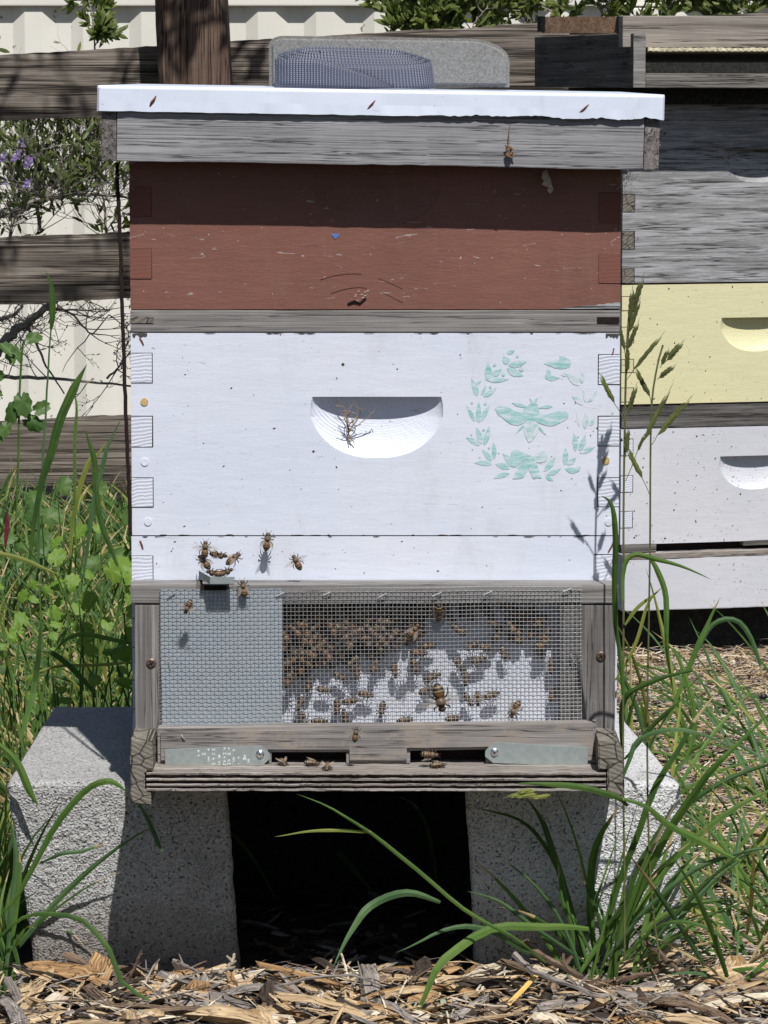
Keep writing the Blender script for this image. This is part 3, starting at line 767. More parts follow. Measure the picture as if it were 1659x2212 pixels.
def lidmetal():
    x0, x1 = L(210) , L(1431); y0, y1 = -.0375, .535; r = .0022
    zt = H + .0005
    # profile across: rounded top-front edge; ragged lower edge
    n = 340; rr = random.Random(4); vs = []; fs = []
    def low(x):
        q = (x - x0) / (x1 - x0); d = .0206 + .0004 * noise.noise(Vector((x * 60, 0, 0)))
        d -= .0006 * max(0, noise.noise(Vector((x * 90, 3, 0))))
        if q > .53:
            w = max(0, noise.noise(Vector((x * 28, 9, 2))) + .12) * .008 + .0012 * noise.noise(Vector((x * 220, 5, 5)))
            d -= w * min(1, (q - .53) * 12) * min(1, (1 - q) * 30)
        return d
    seg = [(0, 0)] + [(r - r * math.cos(R(90) * k / 4), r - r * math.sin(R(90) * k / 4)) for k in range(4, -1, -1)]
    for i in range(n + 1):
        q = i / n
        # x positions, denser at the rounded ends
        x = x0 + (x1 - x0) * q
        c = min(x - x0, x1 - x); yo = 0
        if c < r: yo = r - math.sqrt(max(0, r * r - (r - c) ** 2))
        vs.append((x, y1, zt)); vs.append((x, y0 + r + .001, zt))
        for k in range(4, -1, -1):
            a = R(90) * k / 4; vs.append((x, y0 + yo * 1.0 + r - r * math.cos(a), zt - r + r * math.sin(a)))
        vs.append((x, y0 + yo + .0002 + .0007 * noise.noise(Vector((x * 14, 4, 4))) + .0003 * noise.noise(Vector((x * 50, 4, 8))), zt - .012)); vs.append((x, y0 + yo + .0003 + .0006 * noise.noise(Vector((x * 80, 0, 7))), zt - low(x)))
    m_ = 9
    fs = [(i * m_ + k, i * m_ + k + 1, (i + 1) * m_ + k + 1, (i + 1) * m_ + k) for i in range(n) for k in range(m_ - 1)]
    mb = MB(); mb.add(vs, fs)
    for x in (x0, x1):
        s = 1 if x == x0 else -1
        a = [(x, y0 + r, zt - r * .6), (x, y1, zt - r * .6), (x, y1, zt - .021), (x, y0 + r, zt - .021), (x + s * .0015, y1, zt), (x + s * .0015, y0 + r, zt)]
        mb.add(a, [(0, 1, 2, 3), (0, 5, 4, 1)])
    o = mb.build('metal_cap', M['lidmetal'], lid)
    md = o.modifiers.new('thickness', 'SOLIDIFY'); md.thickness = .0006; md.offset = 1
    b = MB(); b.box(x0 + .004, x1 - .004, y0 + .0042, y1, zt - .0190, zt - .004, 0); b.build('cap_shade', M['dark'], lid)  # dark box stands in for shaded wood behind the ragged metal edge
    for j, (ax, ay) in enumerate(((328, 212), (800, 226), (1260, 238))):
        wx = P(ax, ay, y0); lxx = wx.x - lc.x; lz = zt - .0118
        kx, kz, kr = ((.8, 1, .0011), (1.05, .9, .0008), (1.25, .8, .0007))[j]
        b = MB(); b.tube([(lxx - .0030 * kx, y0 - .0002, lz - .0042 * kz), (lxx - .001, y0 - .0010, lz - .001), (lxx + .001 * kx, y0 - .0012, lz + .0012), (lxx + .0032 * kx, y0 - .0002, lz + .0042 * kz)], [kr * .6, kr, kr * .9, kr * .5], 6)
        b.build('staple', M['rust'], lid)
        if j == 0:
            b = MB(); b.poly([(lxx + .0045 * math.cos(t / 2) + .0009 * math.sin(t), lz + .0058 * math.sin(t / 2) + .0014 * math.cos(t / 2)) for t in range(12)], y0 - .0002); b.build('rust_stain', M['rustpale'], lid)
    for ax, dz in ((1392, .004), (1402, .012), (1410, .0165)):
        b = MB(); q = P(ax, 240, y0).x - lc.x; b.tube([(q, y0 + .0005, zt - .019 + dz), (q, y0 - .0004, zt - .019 + dz)], .0011, 7); b.build('rust_spot', M['rustpale'], lid)
lidmetal()
# cobweb tufts under the lid corners
M['web2'] = plain('cobweb', (.42, .4, .34), .9, .3, 300)
def cob(px0, py0, sx, sy, label, seed):
    r = random.Random(seed); mb = MB()
    for i in range(46):
        a = P(px0 + r.uniform(-sx, sx), py0 + r.uniform(-sy, sy), r.uniform(-.02, .012)); b = a + Vector((r.uniform(-.008, .008), r.uniform(-.006, .006), r.uniform(-.012, .012)))
        mb.tube([a, (a + b) / 2 + Vector((0, 0, -.001)), b], .00012, 3, cap=False)
    tag(mb.build('cobweb', M['web2']), label, 'cobweb')
cob(268, 385, 10, 22, 'wispy cobweb under the left corner of the hive lid', 1)
cob(1352, 385, 12, 18, 'wispy cobweb under the right corner of the hive lid', 2)
cob(1408, 272, 10, 22, 'wispy cobweb strung over the right end of the lid rim', 3)
# oak leaf scrap + bee husk on the lid
def scrap():
    a = [(1172, 372), (1181, 366), (1186, 380), (1190, 386), (1193, 400), (1196, 410), (1189, 418), (1182, 412), (1184, 404), (1176, 402), (1170, 398), (1175, 392), (1170, 384)]
    mb = MB(); vs = [P(x, y, -.012 + .003 * math.sin(i)) for i, (x, y) in enumerate(a)]
    mb.add(vs + [v + Vector((0, .0006, 0)) for v in vs], [tuple(range(len(vs))), tuple(range(2 * len(vs) - 1, len(vs) - 1, -1))])
    tag(mb.build('leaf_scrap', plain('pale dead leaf', (.5, .47, .36), .8)), 'pale lobed leaf scrap hanging under the lid before the red box', 'dead leaf')
    mb = MB(); r = random.Random(2)
    for i in range(14):
        c = P(1099 + r.uniform(-7, 7), 325 + r.uniform(-11, 12), -.0365 - r.random() * .002); d = Vector((r.uniform(-1, 1), r.uniform(-.5, .5), r.uniform(-1, 1))).normalized() * .0028
        mb.tube([c - d, c, c + d], [.0004, .0014, .0003], 5)
    mb.tube([P(1100, 312, -.037), P(1099, 290, -.0372), P(1102, 268, -.037)], .0005, 4)
    tag(mb.build('dead_insect', plain('husk', (.16, .1, .06), .8, .5, 900)), 'brown crumpled dead insect hanging in a web on the lid board', 'dead insect')
scrap()

# ---- strap roll and concrete weight on the lid
def on_lid(x): return lid.location.z + H + .0008 - math.tan(R(.95)) * (x - lc.x)
def strap():
    cx = P(762, 190, .10).x; z0 = on_lid(cx) + .0005; mb = MB(); hh = .0312
    A = P(932, 190, .10).x - cx; B = .044
    pts = []; n = 300; turns = 4.6
    for i in range(n + 1):
        t = i / n; a = -2.35 + 2 * math.pi * turns * (1 - t); k = 1 - .085 * (turns * t)
        x = A * k * math.copysign(abs(math.cos(a)) ** .8, math.cos(a)) + .003 * math.sin(a * 2) * t; y = B * k * math.sin(a) * (1 - .2 * t)
        pts.append((cx + x, .10 + y + .004 * t, t, a))
    vs = []; uv = []; L_ = 0
    for i, (x, y, t, a) in enumerate(pts):
        if i: L_ += math.hypot(x - pts[i - 1][0], y - pts[i - 1][1])
        up = .0065 * t ** .8 - .0018 * (x - cx) / A + (y - .10) * .13 * (1 - .3 * t)
        out = 1.0
        for j in range(5):
            q = j / 4; fl = (1 - q) * .0035 * (1 - t)    # outer wraps flare at the foot
            nx, ny = (x - cx) / A, (y - .10) / B
            vs.append((x + nx * fl, y + ny * fl, z0 + (up + hh * .80) * q + max(0, up) * .25)); uv.append((hh * q, L_))
    m_ = 5
    fs = [(i * m_ + k, (i + 1) * m_ + k, (i + 1) * m_ + k + 1, i * m_ + k + 1) for i in range(n) for k in range(m_ - 1)]
    mb.add(vs, fs, 0, uv)
    # loose tail leaning over the front
    tl = []
    for i in range(41):
        q = i / 40; x = cx - A * .98 + q * A * 1.5; y = .10 - B * math.sqrt(max(0, 1 - min(1, abs((x - cx) / A)) ** 2)) - .003
        tl.append((x, y, q))
    vs = []; uv = []
    for x, y, q in tl:
        top = hh * (.80 - .74 * max(0, (q - .35) / .65) ** 1.2)
        for j in range(5): vs.append((x, y - .0008, z0 + .0005 + top * j / 4)); uv.append((hh * j / 4 + .01, q * .12))
    mb.add(vs, [(i * m_ + k, (i + 1) * m_ + k, (i + 1) * m_ + k + 1, i * m_ + k + 1) for i in range(40) for k in range(m_ - 1)], 0, uv)
    o = mb.build('webbing_strap', M['web'], smooth=True); md = o.modifiers.new('t', 'SOLIDIFY'); md.thickness = .0013
    tag(o, 'coiled roll of navy blue woven webbing strap resting on the lid', 'strap')
strap()
def paver():
    Y = .34; x0 = P(581, 150, Y).x; x1 = P(1101, 150, Y).x; zt = P(800, 83, Y).z; zb = on_lid((x0 + x1) / 2) + .0015
    out = []
    def arc(cx, cz, rx, rz, a0, a1, n): return [(cx + rx * math.cos(R(a0 + (a1 - a0) * i / n)), cz + rz * math.sin(R(a0 + (a1 - a0) * i / n))) for i in range(n + 1)]
    out += [(x0, zb), (x1, zb - .0)]
    out += arc(x1 - .040, zt - .021, .040, .021, 0, 90, 10)
    out += arc(x0 + .013, zt - .006, .013, .0085, 90, 180, 5)
    bm = bmesh.new(); vs = [bm.verts.new((x, Y, z)) for x, z in out]; f = bm.faces.new(vs)
    r = bmesh.ops.extrude_face_region(bm, geom=[f]); bmesh.ops.translate(bm, vec=(0, .11, 0), verts=[v for v in r['geom'] if isinstance(v, bmesh.types.BMVert)])
    ed = [e for e in bm.edges if all(abs(v.co.y - Y) < 1e-5 for v in e.verts)]
    bmesh.ops.bevel(bm, geom=ed, offset=.004, segments=3, affect='EDGES')
    bmesh.ops.recalc_face_normals(bm, faces=bm.faces[:])
    bm.verts.index_update(); mb = MB(); mb.add([v.co[:] for v in bm.verts], [[v.index for v in f.verts] for f in bm.faces]); bm.free()
    tag(mb.build('concrete_weight', M['paver']), 'grey concrete block with rounded corners weighing down the lid behind the strap', 'concrete block')
paver()

# ---- strap line hanging down the left side
mb = MB(); r_ = random.Random(8)
pts = [P(x, y, Y) for x, y, Y in ((253, 352, -.012), (254, 400, -.012), (260, 520, -.01), (263, 640, -.009), (268, 780, -.008), (273, 930, -.006), (279, 1060, -.004), (282, 1158, -.004))]
mb.tube([p + Vector((r_.uniform(-.0003, .0003), 0, 0)) for p in bez(pts, 56)], .0017, 6)
mb.tube(bez([P(263, 560, -.01), P(268, 590, -.012), P(277, 600, -.01), P(282, 628, -.006)], 9), .0005, 4)
tag(mb.build('hanging_cord', M['rope']), 'dark brown cord hanging down the left side of the hive', 'cord')
# ================================================================ entrance screen on the bottom white box
def prism(out, y0, y1, bev=.0015, mi=0, mb=None, jit=0):
    bm = bmesh.new(); vs = [bm.verts.new((x, y0, z)) for x, z in out]; f = bm.faces.new(vs)
    r = bmesh.ops.extrude_face_region(bm, geom=[f]); bmesh.ops.translate(bm, vec=(0, y1 - y0, 0), verts=[v for v in r['geom'] if isinstance(v, bmesh.types.BMVert)])
    ed = [e for e in bm.edges if all(abs(v.co.y - y0) < 1e-6 for v in e.verts)]
    if bev: bmesh.ops.bevel(bm, geom=ed, offset=bev, segments=2, affect='EDGES')
    bmesh.ops.recalc_face_normals(bm, faces=bm.faces[:]); bm.verts.index_update()
    mb = mb or MB(); mb.add([v.co[:] for v in bm.verts], [[v.index for v in f.verts] for f in bm.faces], mi); bm.free(); return mb
FY = -.028
def LX(p, Y=FY): return P(p, 1400, Y).x - XL
def LZ(p, Y=FY): return P(800, p, Y).z - z_b0
mb = MB(); mb.box(LX(284), LX(1336), FY, -.0006, LZ(1304), LZ(1262), .0012, 60, .00025); mb.build('top_rail', M['greywood'], lower)
mb = MB(); mb.box(LX(292), LX(349), FY + .0012, -.0006, LZ(1590), LZ(1305) - .0005, .0012, 20, .0003, 2); mb.build('side_stile', M['greywoodz'], lower)
mb = MB(); mb.box(LX(1211), LX(1331), FY + .0012, -.0006, LZ(1580), LZ(1305) - .0005, .0012, 20, .0003, 2); mb.build('side_stile', M['greywoodz'], lower)
mb = MB(); mb.box(LX(349) + .0005, LX(1211) - .0005, FY + .002, -.0006, LZ(1592), LZ(1572), 0); mb.build('bottom_rail', M['greywood'], lower)
def screw(x, y, parent, z0, r=.0042, mat='screw'):
    p = P(x, y, FY); cx = p.x - XL; cz = p.z - z0; yy = FY + .0012; mb = MB()
    mb.tube([(cx, yy + .001, cz), (cx, yy - .0008, cz), (cx, yy - .0016, cz)], [r, r, r * .75], 16)
    for a in (.5, .5 + math.pi / 2):
        dx, dz = math.cos(a) * r * .55, math.sin(a) * r * .55
        mb.tube([(cx - dx, yy - .0017, cz - dz), (cx + dx, yy - .0017, cz + dz)], .0005, 4, mi=1)
    mb.build('screw', [M[mat], M['dark']], parent)
screw(328, 1433, lower, z_b0); screw(1300, 1418, lower, z_b0)
mb = MB(); mb.box(LX(350), LX(611), -.0298, -.0290, LZ(1575), LZ(1272), 0)
mb.build('metal_sheet', M['zinc'], lower)
def wires():
    mb = MB(); YW = -.0308; x0, x1 = LX(352), LX(1258); za, zb = LZ(1578), LZ(1270)
    nx = 103; nz = 37; dx = (x1 - x0) / nx; dz = (zb - za) / nz; A = .00028; r = .00025
    wob = lambda a, s: .0006 * noise.noise(Vector((a * 18, s, 0)))
    for i in range(nx + 1):
        x = x0 + i * dx; pts = []
        for k in range(nz * 2 + 2):
            z = za + (k - .5) * dz / 2; z = min(z, zb + .0015)
            pts.append((x + wob(z, 1) + (z - za) * -.012, YW + A * math.cos(math.pi * (k / 2 - .25) + math.pi * i), z))
        mb.tube(pts, r, 4)
    for j in range(nz + 1):
        z = za + j * dz; pts = []
        for k in range(nx * 2 + 2):
            x = x0 + (k - .5) * dx / 2
            pts.append((x - .0008, YW - A * math.cos(math.pi * (k / 2 - .25) + math.pi * j), z + wob(x, 4) + (x - x0) * .008 - .001))
        mb.tube(pts, r, 4)
    mb.build('wire_mesh', M['wire'], lower)
wires()
mb = MB()
for (a, b, c, d) in ((364, 1291, 380, 1280), (599, 1287, 616, 1279), (700, 1285, 716, 1278), (819, 1290, 837, 1281), (936, 1287, 954, 1279), (1046, 1284, 1064, 1276), (1217, 1277, 1235, 1270), (366, 1427, 369, 1445), (1234, 1413, 1242, 1430)):
    b0 = MB(); p0 = Vector((LX(a), -.0312, LZ(b))); p1 = Vector((LX(c), -.0312, LZ(d)))
    b0.tube([p0 + Vector((0, .0016, 0)), p0, p1, p1 + Vector((0, .0016, 0))], .00062, 6); b0.build('staple', M['wire'], lower)
# little folded metal ledge, bees sitting on it
def ledge():
    zc = LZ(1261, -.046); zt = LZ(1246, -.046); mb = MB(); t = .0006
    a = [(LX(432), -.0288), (LX(497), -.0288), (LX(508, -.046), -.046), (LX(456, -.046), -.046)]
    zl = LZ(1246, -.0288)
    mb.add([(x, y, zc + (.0 if y < -.04 else .003)) for x, y in a] + [(x, y, zc - t + (.0 if y < -.04 else .003)) for x, y in a], [(3, 2, 1, 0), (4, 5, 6, 7), (0, 1, 5, 4), (1, 2, 6, 5), (2, 3, 7, 6), (3, 0, 4, 7)])
    mb.box(a[3][0], a[2][0], -.0466, -.046, zc, zt, 0)
    mb.add([(a[0][0], a[0][1], zc + .003), (a[3][0], a[3][1], zc), (a[3][0], a[3][1], zt), (a[0][0], a[0][1], zt + .003)], [(0, 1, 2, 3), (3, 2, 1, 0)])
    mb.build('metal_ledge', M['zincb'], lower)
    mb = MB(); mb.box(LX(436), LX(492), -.0345, -.0283, LZ(1273), LZ(1262), 0); mb.build('ledge_block', M['dark'], lower)
    mb = MB(); mb.box(LX(427), LX(440), -.0293, -.027, LZ(1296), LZ(1252), 0); mb.build('slot', M['endgrain'], lower)
ledge()

# ================================================================ bottom board
LB = -.092
z_lt = P(800, 1669, LB).z; z_lb = P(800, 1709, LB).z; z_rb = P(800, 1741, LB).z
bb = thing('bottom_board', 'weathered hive floor of layered plywood landing board between two cracked side rails', 'hive floor', (XL, 0, z_rb), local=True)
def BX(p): return P(p, 1680, LB).x - XL
def BZ(p): return P(800, p, LB).z - z_rb
th = (z_lt - z_lb)
lay = [(.0, .14, 0, 'p'), (.14, .30, .003, 'd'), (.30, .44, 0, 'p'), (.44, .60, .0035, 'd'), (.60, .74, .0005, 'p'), (.74, .86, .003, 'd'), (.86, 1.0, .0, 'p')]
mb = MB()
for k, (a, b, rec, t) in enumerate(lay):
    n = 170; x0, x1 = BX(316), BX(1309); vs = []
    for i in range(n + 1):
        x = x0 + (x1 - x0) * i / n
        yy = LB + rec + .0011 * noise.noise(Vector((x * 90, k * 5, 0))) + .0008 * noise.noise(Vector((x * 350, k * 9, 1)))
        if t == 'd': yy += .0007 * math.sin(x * 1900 + k)
        za, zb_ = z_lt - z_rb - th * a, z_lt - z_rb - th * b
        j = .0007 * noise.noise(Vector((x * 70, k, 4)))
        vs += [(x, yy + .0006, za - .0002 + j), (x, yy, za - .0006 + j), (x, yy, zb_ + .0002 + j * .6), (x, .45, za - .0002 + (j if k else 0)), (x, LB + .012, zb_ + .0001)]
    fs = []
    for i in range(n):
        q = i * 5; fs += [(q, q + 1, q + 6, q + 5), (q + 1, q + 2, q + 7, q + 6), (q + 3, q, q + 5, q + 8), (q + 2, q + 4, q + 9, q + 7)]
    q = n * 5
    fs += [(0, 3, 4, 2, 1), (q, q + 1, q + 2, q + 4, q + 3)]
    mb.add(vs, fs, 1 if t == 'd' else 0)
mb.build('landing_board', [M['ply'], M['plydark']], bb)
o1 = [(BX(x), BZ(y)) for x, y in ((283, 1598), (292, 1603), (328, 1603), (331, 1640), (330, 1664), (318, 1668), (313, 1672), (313, 1706), (326, 1713), (326, 1739), (300, 1738), (278, 1733), (283, 1700), (281, 1640))]
M['railend'] = endgrain('cracked rail end', (.10, .09, .072), (.27, .25, .21), 520, -.35, True, .8, 85, wmix=.75)
prism(o1, LB, .45, .001).build('side_rail', M['railend'], bb)
o2 = [(BX(x), BZ(y)) for x, y in ((1292, 1600), (1326, 1603), (1336, 1608), (1345, 1622), (1346, 1720), (1335, 1728), (1312, 1724), (1311, 1709), (1312, 1664), (1293, 1662))]
prism(o2, LB, .45, .001).build('side_rail', M['railend'], bb)

# ================================================================ entrance reducer
RY = -.052
rd = thing('entrance_reducer', 'grey wooden entrance reducer with two gateways and two galvanised swivel tabs', 'entrance reducer', (XL, 0, z_lt), local=True)
def RX(p): return P(p, 1600, RY).x - XL
def RZ(p): return P(800, p, RY).z - z_lt
out = [(RX(x), max(RZ(y), .0004) if y < 1640 else .0004) for x, y in ((340, 1575), (1288, 1563), (1288, 1650), (1050, 1650), (1050, 1620), (886, 1623), (886, 1650), (748, 1650), (748, 1626), (586, 1626), (586, 1650), (340, 1650))]
prism(out[::-1], RY, -.0326, .0028).build('reducer_bar', M['reducer'], rd)
mb = MB(); mb.box(RX(560), RX(1060), -.0318, -.0302, .0004, RZ(1600), 0); mb.box(LX(300), LX(1300), -.0215, -.0205, 0.0004, .02, 0); mb.build('entrance_shade', M['dark'], rd)  # dark sheets put the inner shade behind the gateways
def tab(pts, sx, sy, writing):
    t = prism([(RX(x), RZ(y)) for x, y in pts][::-1], RY - .0014, RY - .0006, .0003).build('metal_tab', M['zincb'], rd)
    p = P(sx, sy, RY); cx, cz = p.x - XL, p.z - z_lt; s = MB(); yy = RY - .0014
    s.tube([(cx, yy, cz), (cx, yy - .0008, cz), (cx, yy - .0018, cz), (cx, yy - .0023, cz)], [.0036, .0034, .0022, .0006], 16)
    for a in (.6, .6 + math.pi / 2): s.tube([(cx - math.cos(a) * .0014, yy - .0025, cz - math.sin(a) * .0014), (cx + math.cos(a) * .0014, yy - .0025, cz + math.sin(a) * .0014)], .0003, 4, mi=1)
    o = s.build('tab_screw', [M['shiny'], M['dark']], t, loc=(0, 0, 0), smooth=False)
    if writing:
        mb = MB(); r = random.Random(6); y = RY - .0016
        def W8(u, v): q = P(252.2 + .208 * u, 1559.5 + .208 * v, RY); return q.x - XL, q.z - z_lt
        def stroke(u0, v0, u1, v1, w=5):
            a = Vector((u0, v0)); b = Vector((u1, v1)); d = (b - a).normalized(); nn = Vector((-d.y, d.x)) * w
            mb.poly([W8(*(a + nn)), W8(*(b + nn)), W8(*(b - nn)), W8(*(a - nn))][::-1], y - len(mb.f) * 1e-6)
        # worn etched characters in short rows
        for cu, vs_ in ((850, (300, 340)), (905, (330,)), (955, (285, 370, 400, 440)), (1005, (285, 330, 380, 435)), (1065, (340, 370, 405, 440)), (1120, (280, 325, 365, 400, 440)), (1165, (275, 330, 390, 430)), (1215, (285, 375, 405, 445)), (1265, (370, 440)), (1330, (360, 380)), (1370, (385, 420))):
            for cv in vs_:
                k = r.randint(0, 3); w = 12; hh = 14
                if k == 0: stroke(cu - w, cv, cu + w, cv - 4); stroke(cu, cv - hh, cu - 3, cv + hh)
                elif k == 1: stroke(cu - w, cv - hh, cu + w, cv - hh); stroke(cu + w, cv - hh, cu - w, cv + hh)
                elif k == 2: stroke(cu - w, cv - hh, cu - w, cv + hh); stroke(cu + w, cv - hh, cu + w, cv + hh); stroke(cu - w, cv, cu + w, cv)
                else: stroke(cu - w, cv + 4, cu + w, cv - 2); stroke(cu - w, cv + hh, cu + w, cv + hh - 4)
        mb.build('worn_writing', plain('pale scratch', (.55, .6, .6), .5), t, loc=(0, 0, 0))
    return t
tab([(356, 1618), (565, 1610), (583, 1627), (583, 1639), (566, 1655), (357, 1664)], 562, 1628, True)
tab([(1048, 1622), (1065, 1602), (1272, 1614), (1269, 1656), (1065, 1648), (1048, 1634)], 1068, 1624, False)
mb = MB(); a = P(395, 1592, RY); mb.tube([(a.x - XL - .001, RY - .0005, a.z - z_lt + .002), (a.x - XL, RY - .002, a.z - z_lt), (a.x - XL + .0018, RY - .0005, a.z - z_lt - .0024)], .0006, 5); mb.build('staple', M['wire'], rd)

# ================================================================ cinder blocks
def block(name, label, corners, depth, backshift, mat, r=.007, seed=0, r2=.02):
    """corners: front TL, TR, BR, BL as world points; rounded, rough surfaced"""
    TL, TR, BR, BL = [Vector(c) for c in corners]; mb = MB()
    Wd, Ht = (TR - TL).length, (TL - BL).length; cell = .0036
    def pos(u, v, w):   # each 0..1 : x, z, y
        f = (BL.lerp(BR, u)).lerp(TL.lerp(TR, u), v)
        return f + Vector(((backshift[0] * (1 - u) + backshift[1] * u) * w, depth * w, 0))
    dims = (Wd, Ht, depth)
    def surf(axis, side):
        a1, a2 = [k for k in range(3) if k != axis]
        n1 = int(dims[a1] / cell); n2 = int(dims[a2] / cell); vs = []
        for i in range(n1 + 1):
            for j in range(n2 + 1):
                c = [0, 0, 0]; c[a1] = i / n1; c[a2] = j / n2; c[axis] = side
                m = [c[k] * dims[k] for k in range(3)]; inn = [min(max(m[k], r), dims[k] - r) for k in range(3)]
                d = Vector([m[k] - inn[k] for k in range(3)])
                if d.length > 1e-9: d = d.normalized() * r
                q = [(inn[k] + d[k]) / dims[k] for k in range(3)]
                p = pos(q[0], q[1], q[2])
                nn = d.normalized() if d.length else Vector((0, 0, 0)); nn = Vector((nn.x, nn.z, nn.y))
                g = noise.noise(p * 260 + Vector((seed, 0, 0))) * .0009 + noise.noise(p * 90) * .0009 + noise.noise(p * 15) * .0015
                if axis == 1 and side == 1: g *= .45
                vs.append(p + nn * (g - .0005))
        fs = [(i * (n2 + 1) + j, (i + 1) * (n2 + 1) + j, (i + 1) * (n2 + 1) + j + 1, i * (n2 + 1) + j + 1) for i in range(n1) for j in range(n2)]
        mb.add(vs, fs)
    for ax in range(3):
        for sd in (0, 1): surf(ax, sd)
    o = mb.build(name, M[mat]); bm = bmesh.new(); bm.from_mesh(o.data); bmesh.ops.remove_doubles(bm, verts=bm.verts, dist=1e-5); bmesh.ops.recalc_face_normals(bm, faces=bm.faces); bm.to_mesh(o.data); bm.free()
    return tag(o, label, 'cinder block')
BYF = .024; z_bt = z_rb - .0012
def atz(px_, z, Y):   # world x of a photo column at height z
    py = 1106; a = P(px_, py, Y); return Vector((a.x * 1.0, Y, z))
def cor(px_, z, Y):
    # solve photo row for height z, then take x there
    lo, hi = 0, 3000
    for _ in range(40):
        m = (lo + hi) / 2
        if P(px_, m, Y).z > z: lo = m
        else: hi = m
    return P(px_, lo, Y)
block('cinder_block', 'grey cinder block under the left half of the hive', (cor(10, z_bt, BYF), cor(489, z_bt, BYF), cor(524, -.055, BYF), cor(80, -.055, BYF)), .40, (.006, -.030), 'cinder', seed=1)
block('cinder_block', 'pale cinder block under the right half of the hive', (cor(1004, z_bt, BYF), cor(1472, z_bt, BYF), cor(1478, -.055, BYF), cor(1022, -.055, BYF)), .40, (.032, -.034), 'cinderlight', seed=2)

rb_ = thing('gap_blocker_board', 'dark weathered board closing the gap behind the two cinder blocks', 'board', (-.02, .46, -.04))  # unseen board, added to block lit grass and keep the gap black
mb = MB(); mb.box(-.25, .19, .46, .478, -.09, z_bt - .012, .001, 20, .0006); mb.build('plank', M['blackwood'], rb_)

# ================================================================ the hive behind on the right
PSI = 14.0; RY0 = 2.3
M['lowwhite'] = M['white2']
def rz(p): return P(1342, p, RY0).z
RC = P(1341, 1000, RY0)
def rthing(name, label, cat, zb, fwd=0, dx=0, rot=0):
    c = Vector((RC.x, RY0, zb)) + Vector((math.sin(R(PSI)), -math.cos(R(PSI)), 0)) * fwd + Vector((math.cos(R(PSI)), math.sin(R(PSI)), 0)) * dx
    return thing(name, label, cat, c, (0, R(rot), R(PSI)), local=True)
RW = .413; KR = 5.5 / 8180
def rbox(label, yt, yb, mats, hand, frects, mat_end, seed, fl=40, cat='beehive box'):
    z0, z1 = rz(yb), rz(yt); t = rthing('beehive_box', label, cat, z0); h = z1 - z0; mb = MB(); shell(mb, RW, HD, 0, h)
    if hand: hand = (RW / 2, z1 - z0 - (hand[0] - yt) * KR, .057, .050, .013)
    curve_front(mb, 0, RW, 0, h, 0, hand); mb.build('box_body', M[mats], t)
    fingers(t, [(0, .019, h - (b - yt) * KR, h - (a - yt) * KR) for a, b in frects], M[mat_end], RW, lw=.0011)
    mb = MB(); marks(mb, RW, 0, h, fl, seed, 0, 0, .0005, .0016); mb.build('paint_flecks', M['knot'], t)['kind'] = 'stuff'
    return t
rbox('weathered bare grey deep hive box in the right stack above the cream box', 226, 612, 'deepgrey', (321, 0), ((417, 457), (497, 537), (577, 611)), 'endgrain', 1, 10)
t = rbox('cream yellow painted beehive box in the middle of the right stack', 616, 874, 'cream', (690, 0), ((640, 672), (706, 742), (776, 806), (838, 870)), 'creamend' if 'creamend' in M else M.setdefault('creamend', paint('cream end paint', (.66, .62, .38), (.6, .56, .36), .6, bmp=1.0)) and 'creamend', 2)
rbox('white beehive box in the right stack below the dark weathered spacer', 928, 1177, 'white2', (992, 0), ((948, 986), (1028, 1066), (1106, 1144)), 'whiteend', 3, 90)
for p in (973, 1010, 1089):
    pass
t = rthing('spacer_rim', 'dark weathered wooden spacer rim between the cream and white boxes of the right stack', 'hive rim', rz(926))
mb = MB(); mb.box(.0015, RW, .002, HD, 0, rz(876) - rz(926), .001, 30, .0006); mb.build('rim_frame', M['darkwood2'] if 'darkwood2' in M else M.setdefault('darkwood2', wood('dark streaked wood', (.04, .038, .036), (.11, .105, .1), (.26, .25, .24), 'X', 170, 5, .4, .8)), t)
t = rthing('hive_floor', 'white painted hive floor with dark entrance slot at the foot of the right stack', 'hive floor', rz(1319), fwd=.012)
hh = rz(1196) - rz(1319)
mb = MB(); mb.box(0, RW, 0, HD, 0, hh, .0015, 30, .0005); mb.build('floor_box', M['white2'], t)
mb = MB(); mb.box(.002, RW, -.0008, .018, hh + .0001 - .008, hh + .0005, .0004, 60, .0008); mb.build('worn_edge', M['ply'], t)
mb = MB(); mb.box(.02, RW, .030, .040, hh + .001, hh + .0155, 0); mb.build('entrance_shade', M['dark'], t)  # dark slab fills the entrance slot in place of shade
mb = MB(); mb.box(.001, .055, .010, .05, hh + .001, hh + .0135, .001, 10, .0005); mb.box(.19, RW, .011, .03, hh + .006, hh + .0135, .0005, 10, .0005); mb.build('entrance_block', M['darkwood2'], t)
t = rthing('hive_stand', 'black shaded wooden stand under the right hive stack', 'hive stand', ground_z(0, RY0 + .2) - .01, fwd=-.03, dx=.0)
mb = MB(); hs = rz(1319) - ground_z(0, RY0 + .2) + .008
mb.box(-.3, .9, 0, .05, hs - .09, hs, .002); mb.box(-.3, .9, .4, .45, hs - .09, hs, .002); mb.build('stand_beam', M['blackwood'], t)  # black tone carries the shade below the stack
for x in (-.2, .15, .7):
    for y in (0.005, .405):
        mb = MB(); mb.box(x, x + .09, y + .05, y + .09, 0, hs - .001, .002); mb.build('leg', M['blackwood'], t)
mb = MB(); mb.box(-.3, .9, .20, .22, 0, hs - .001, .002); mb.build('skirt_board', M['blackwood'], t)
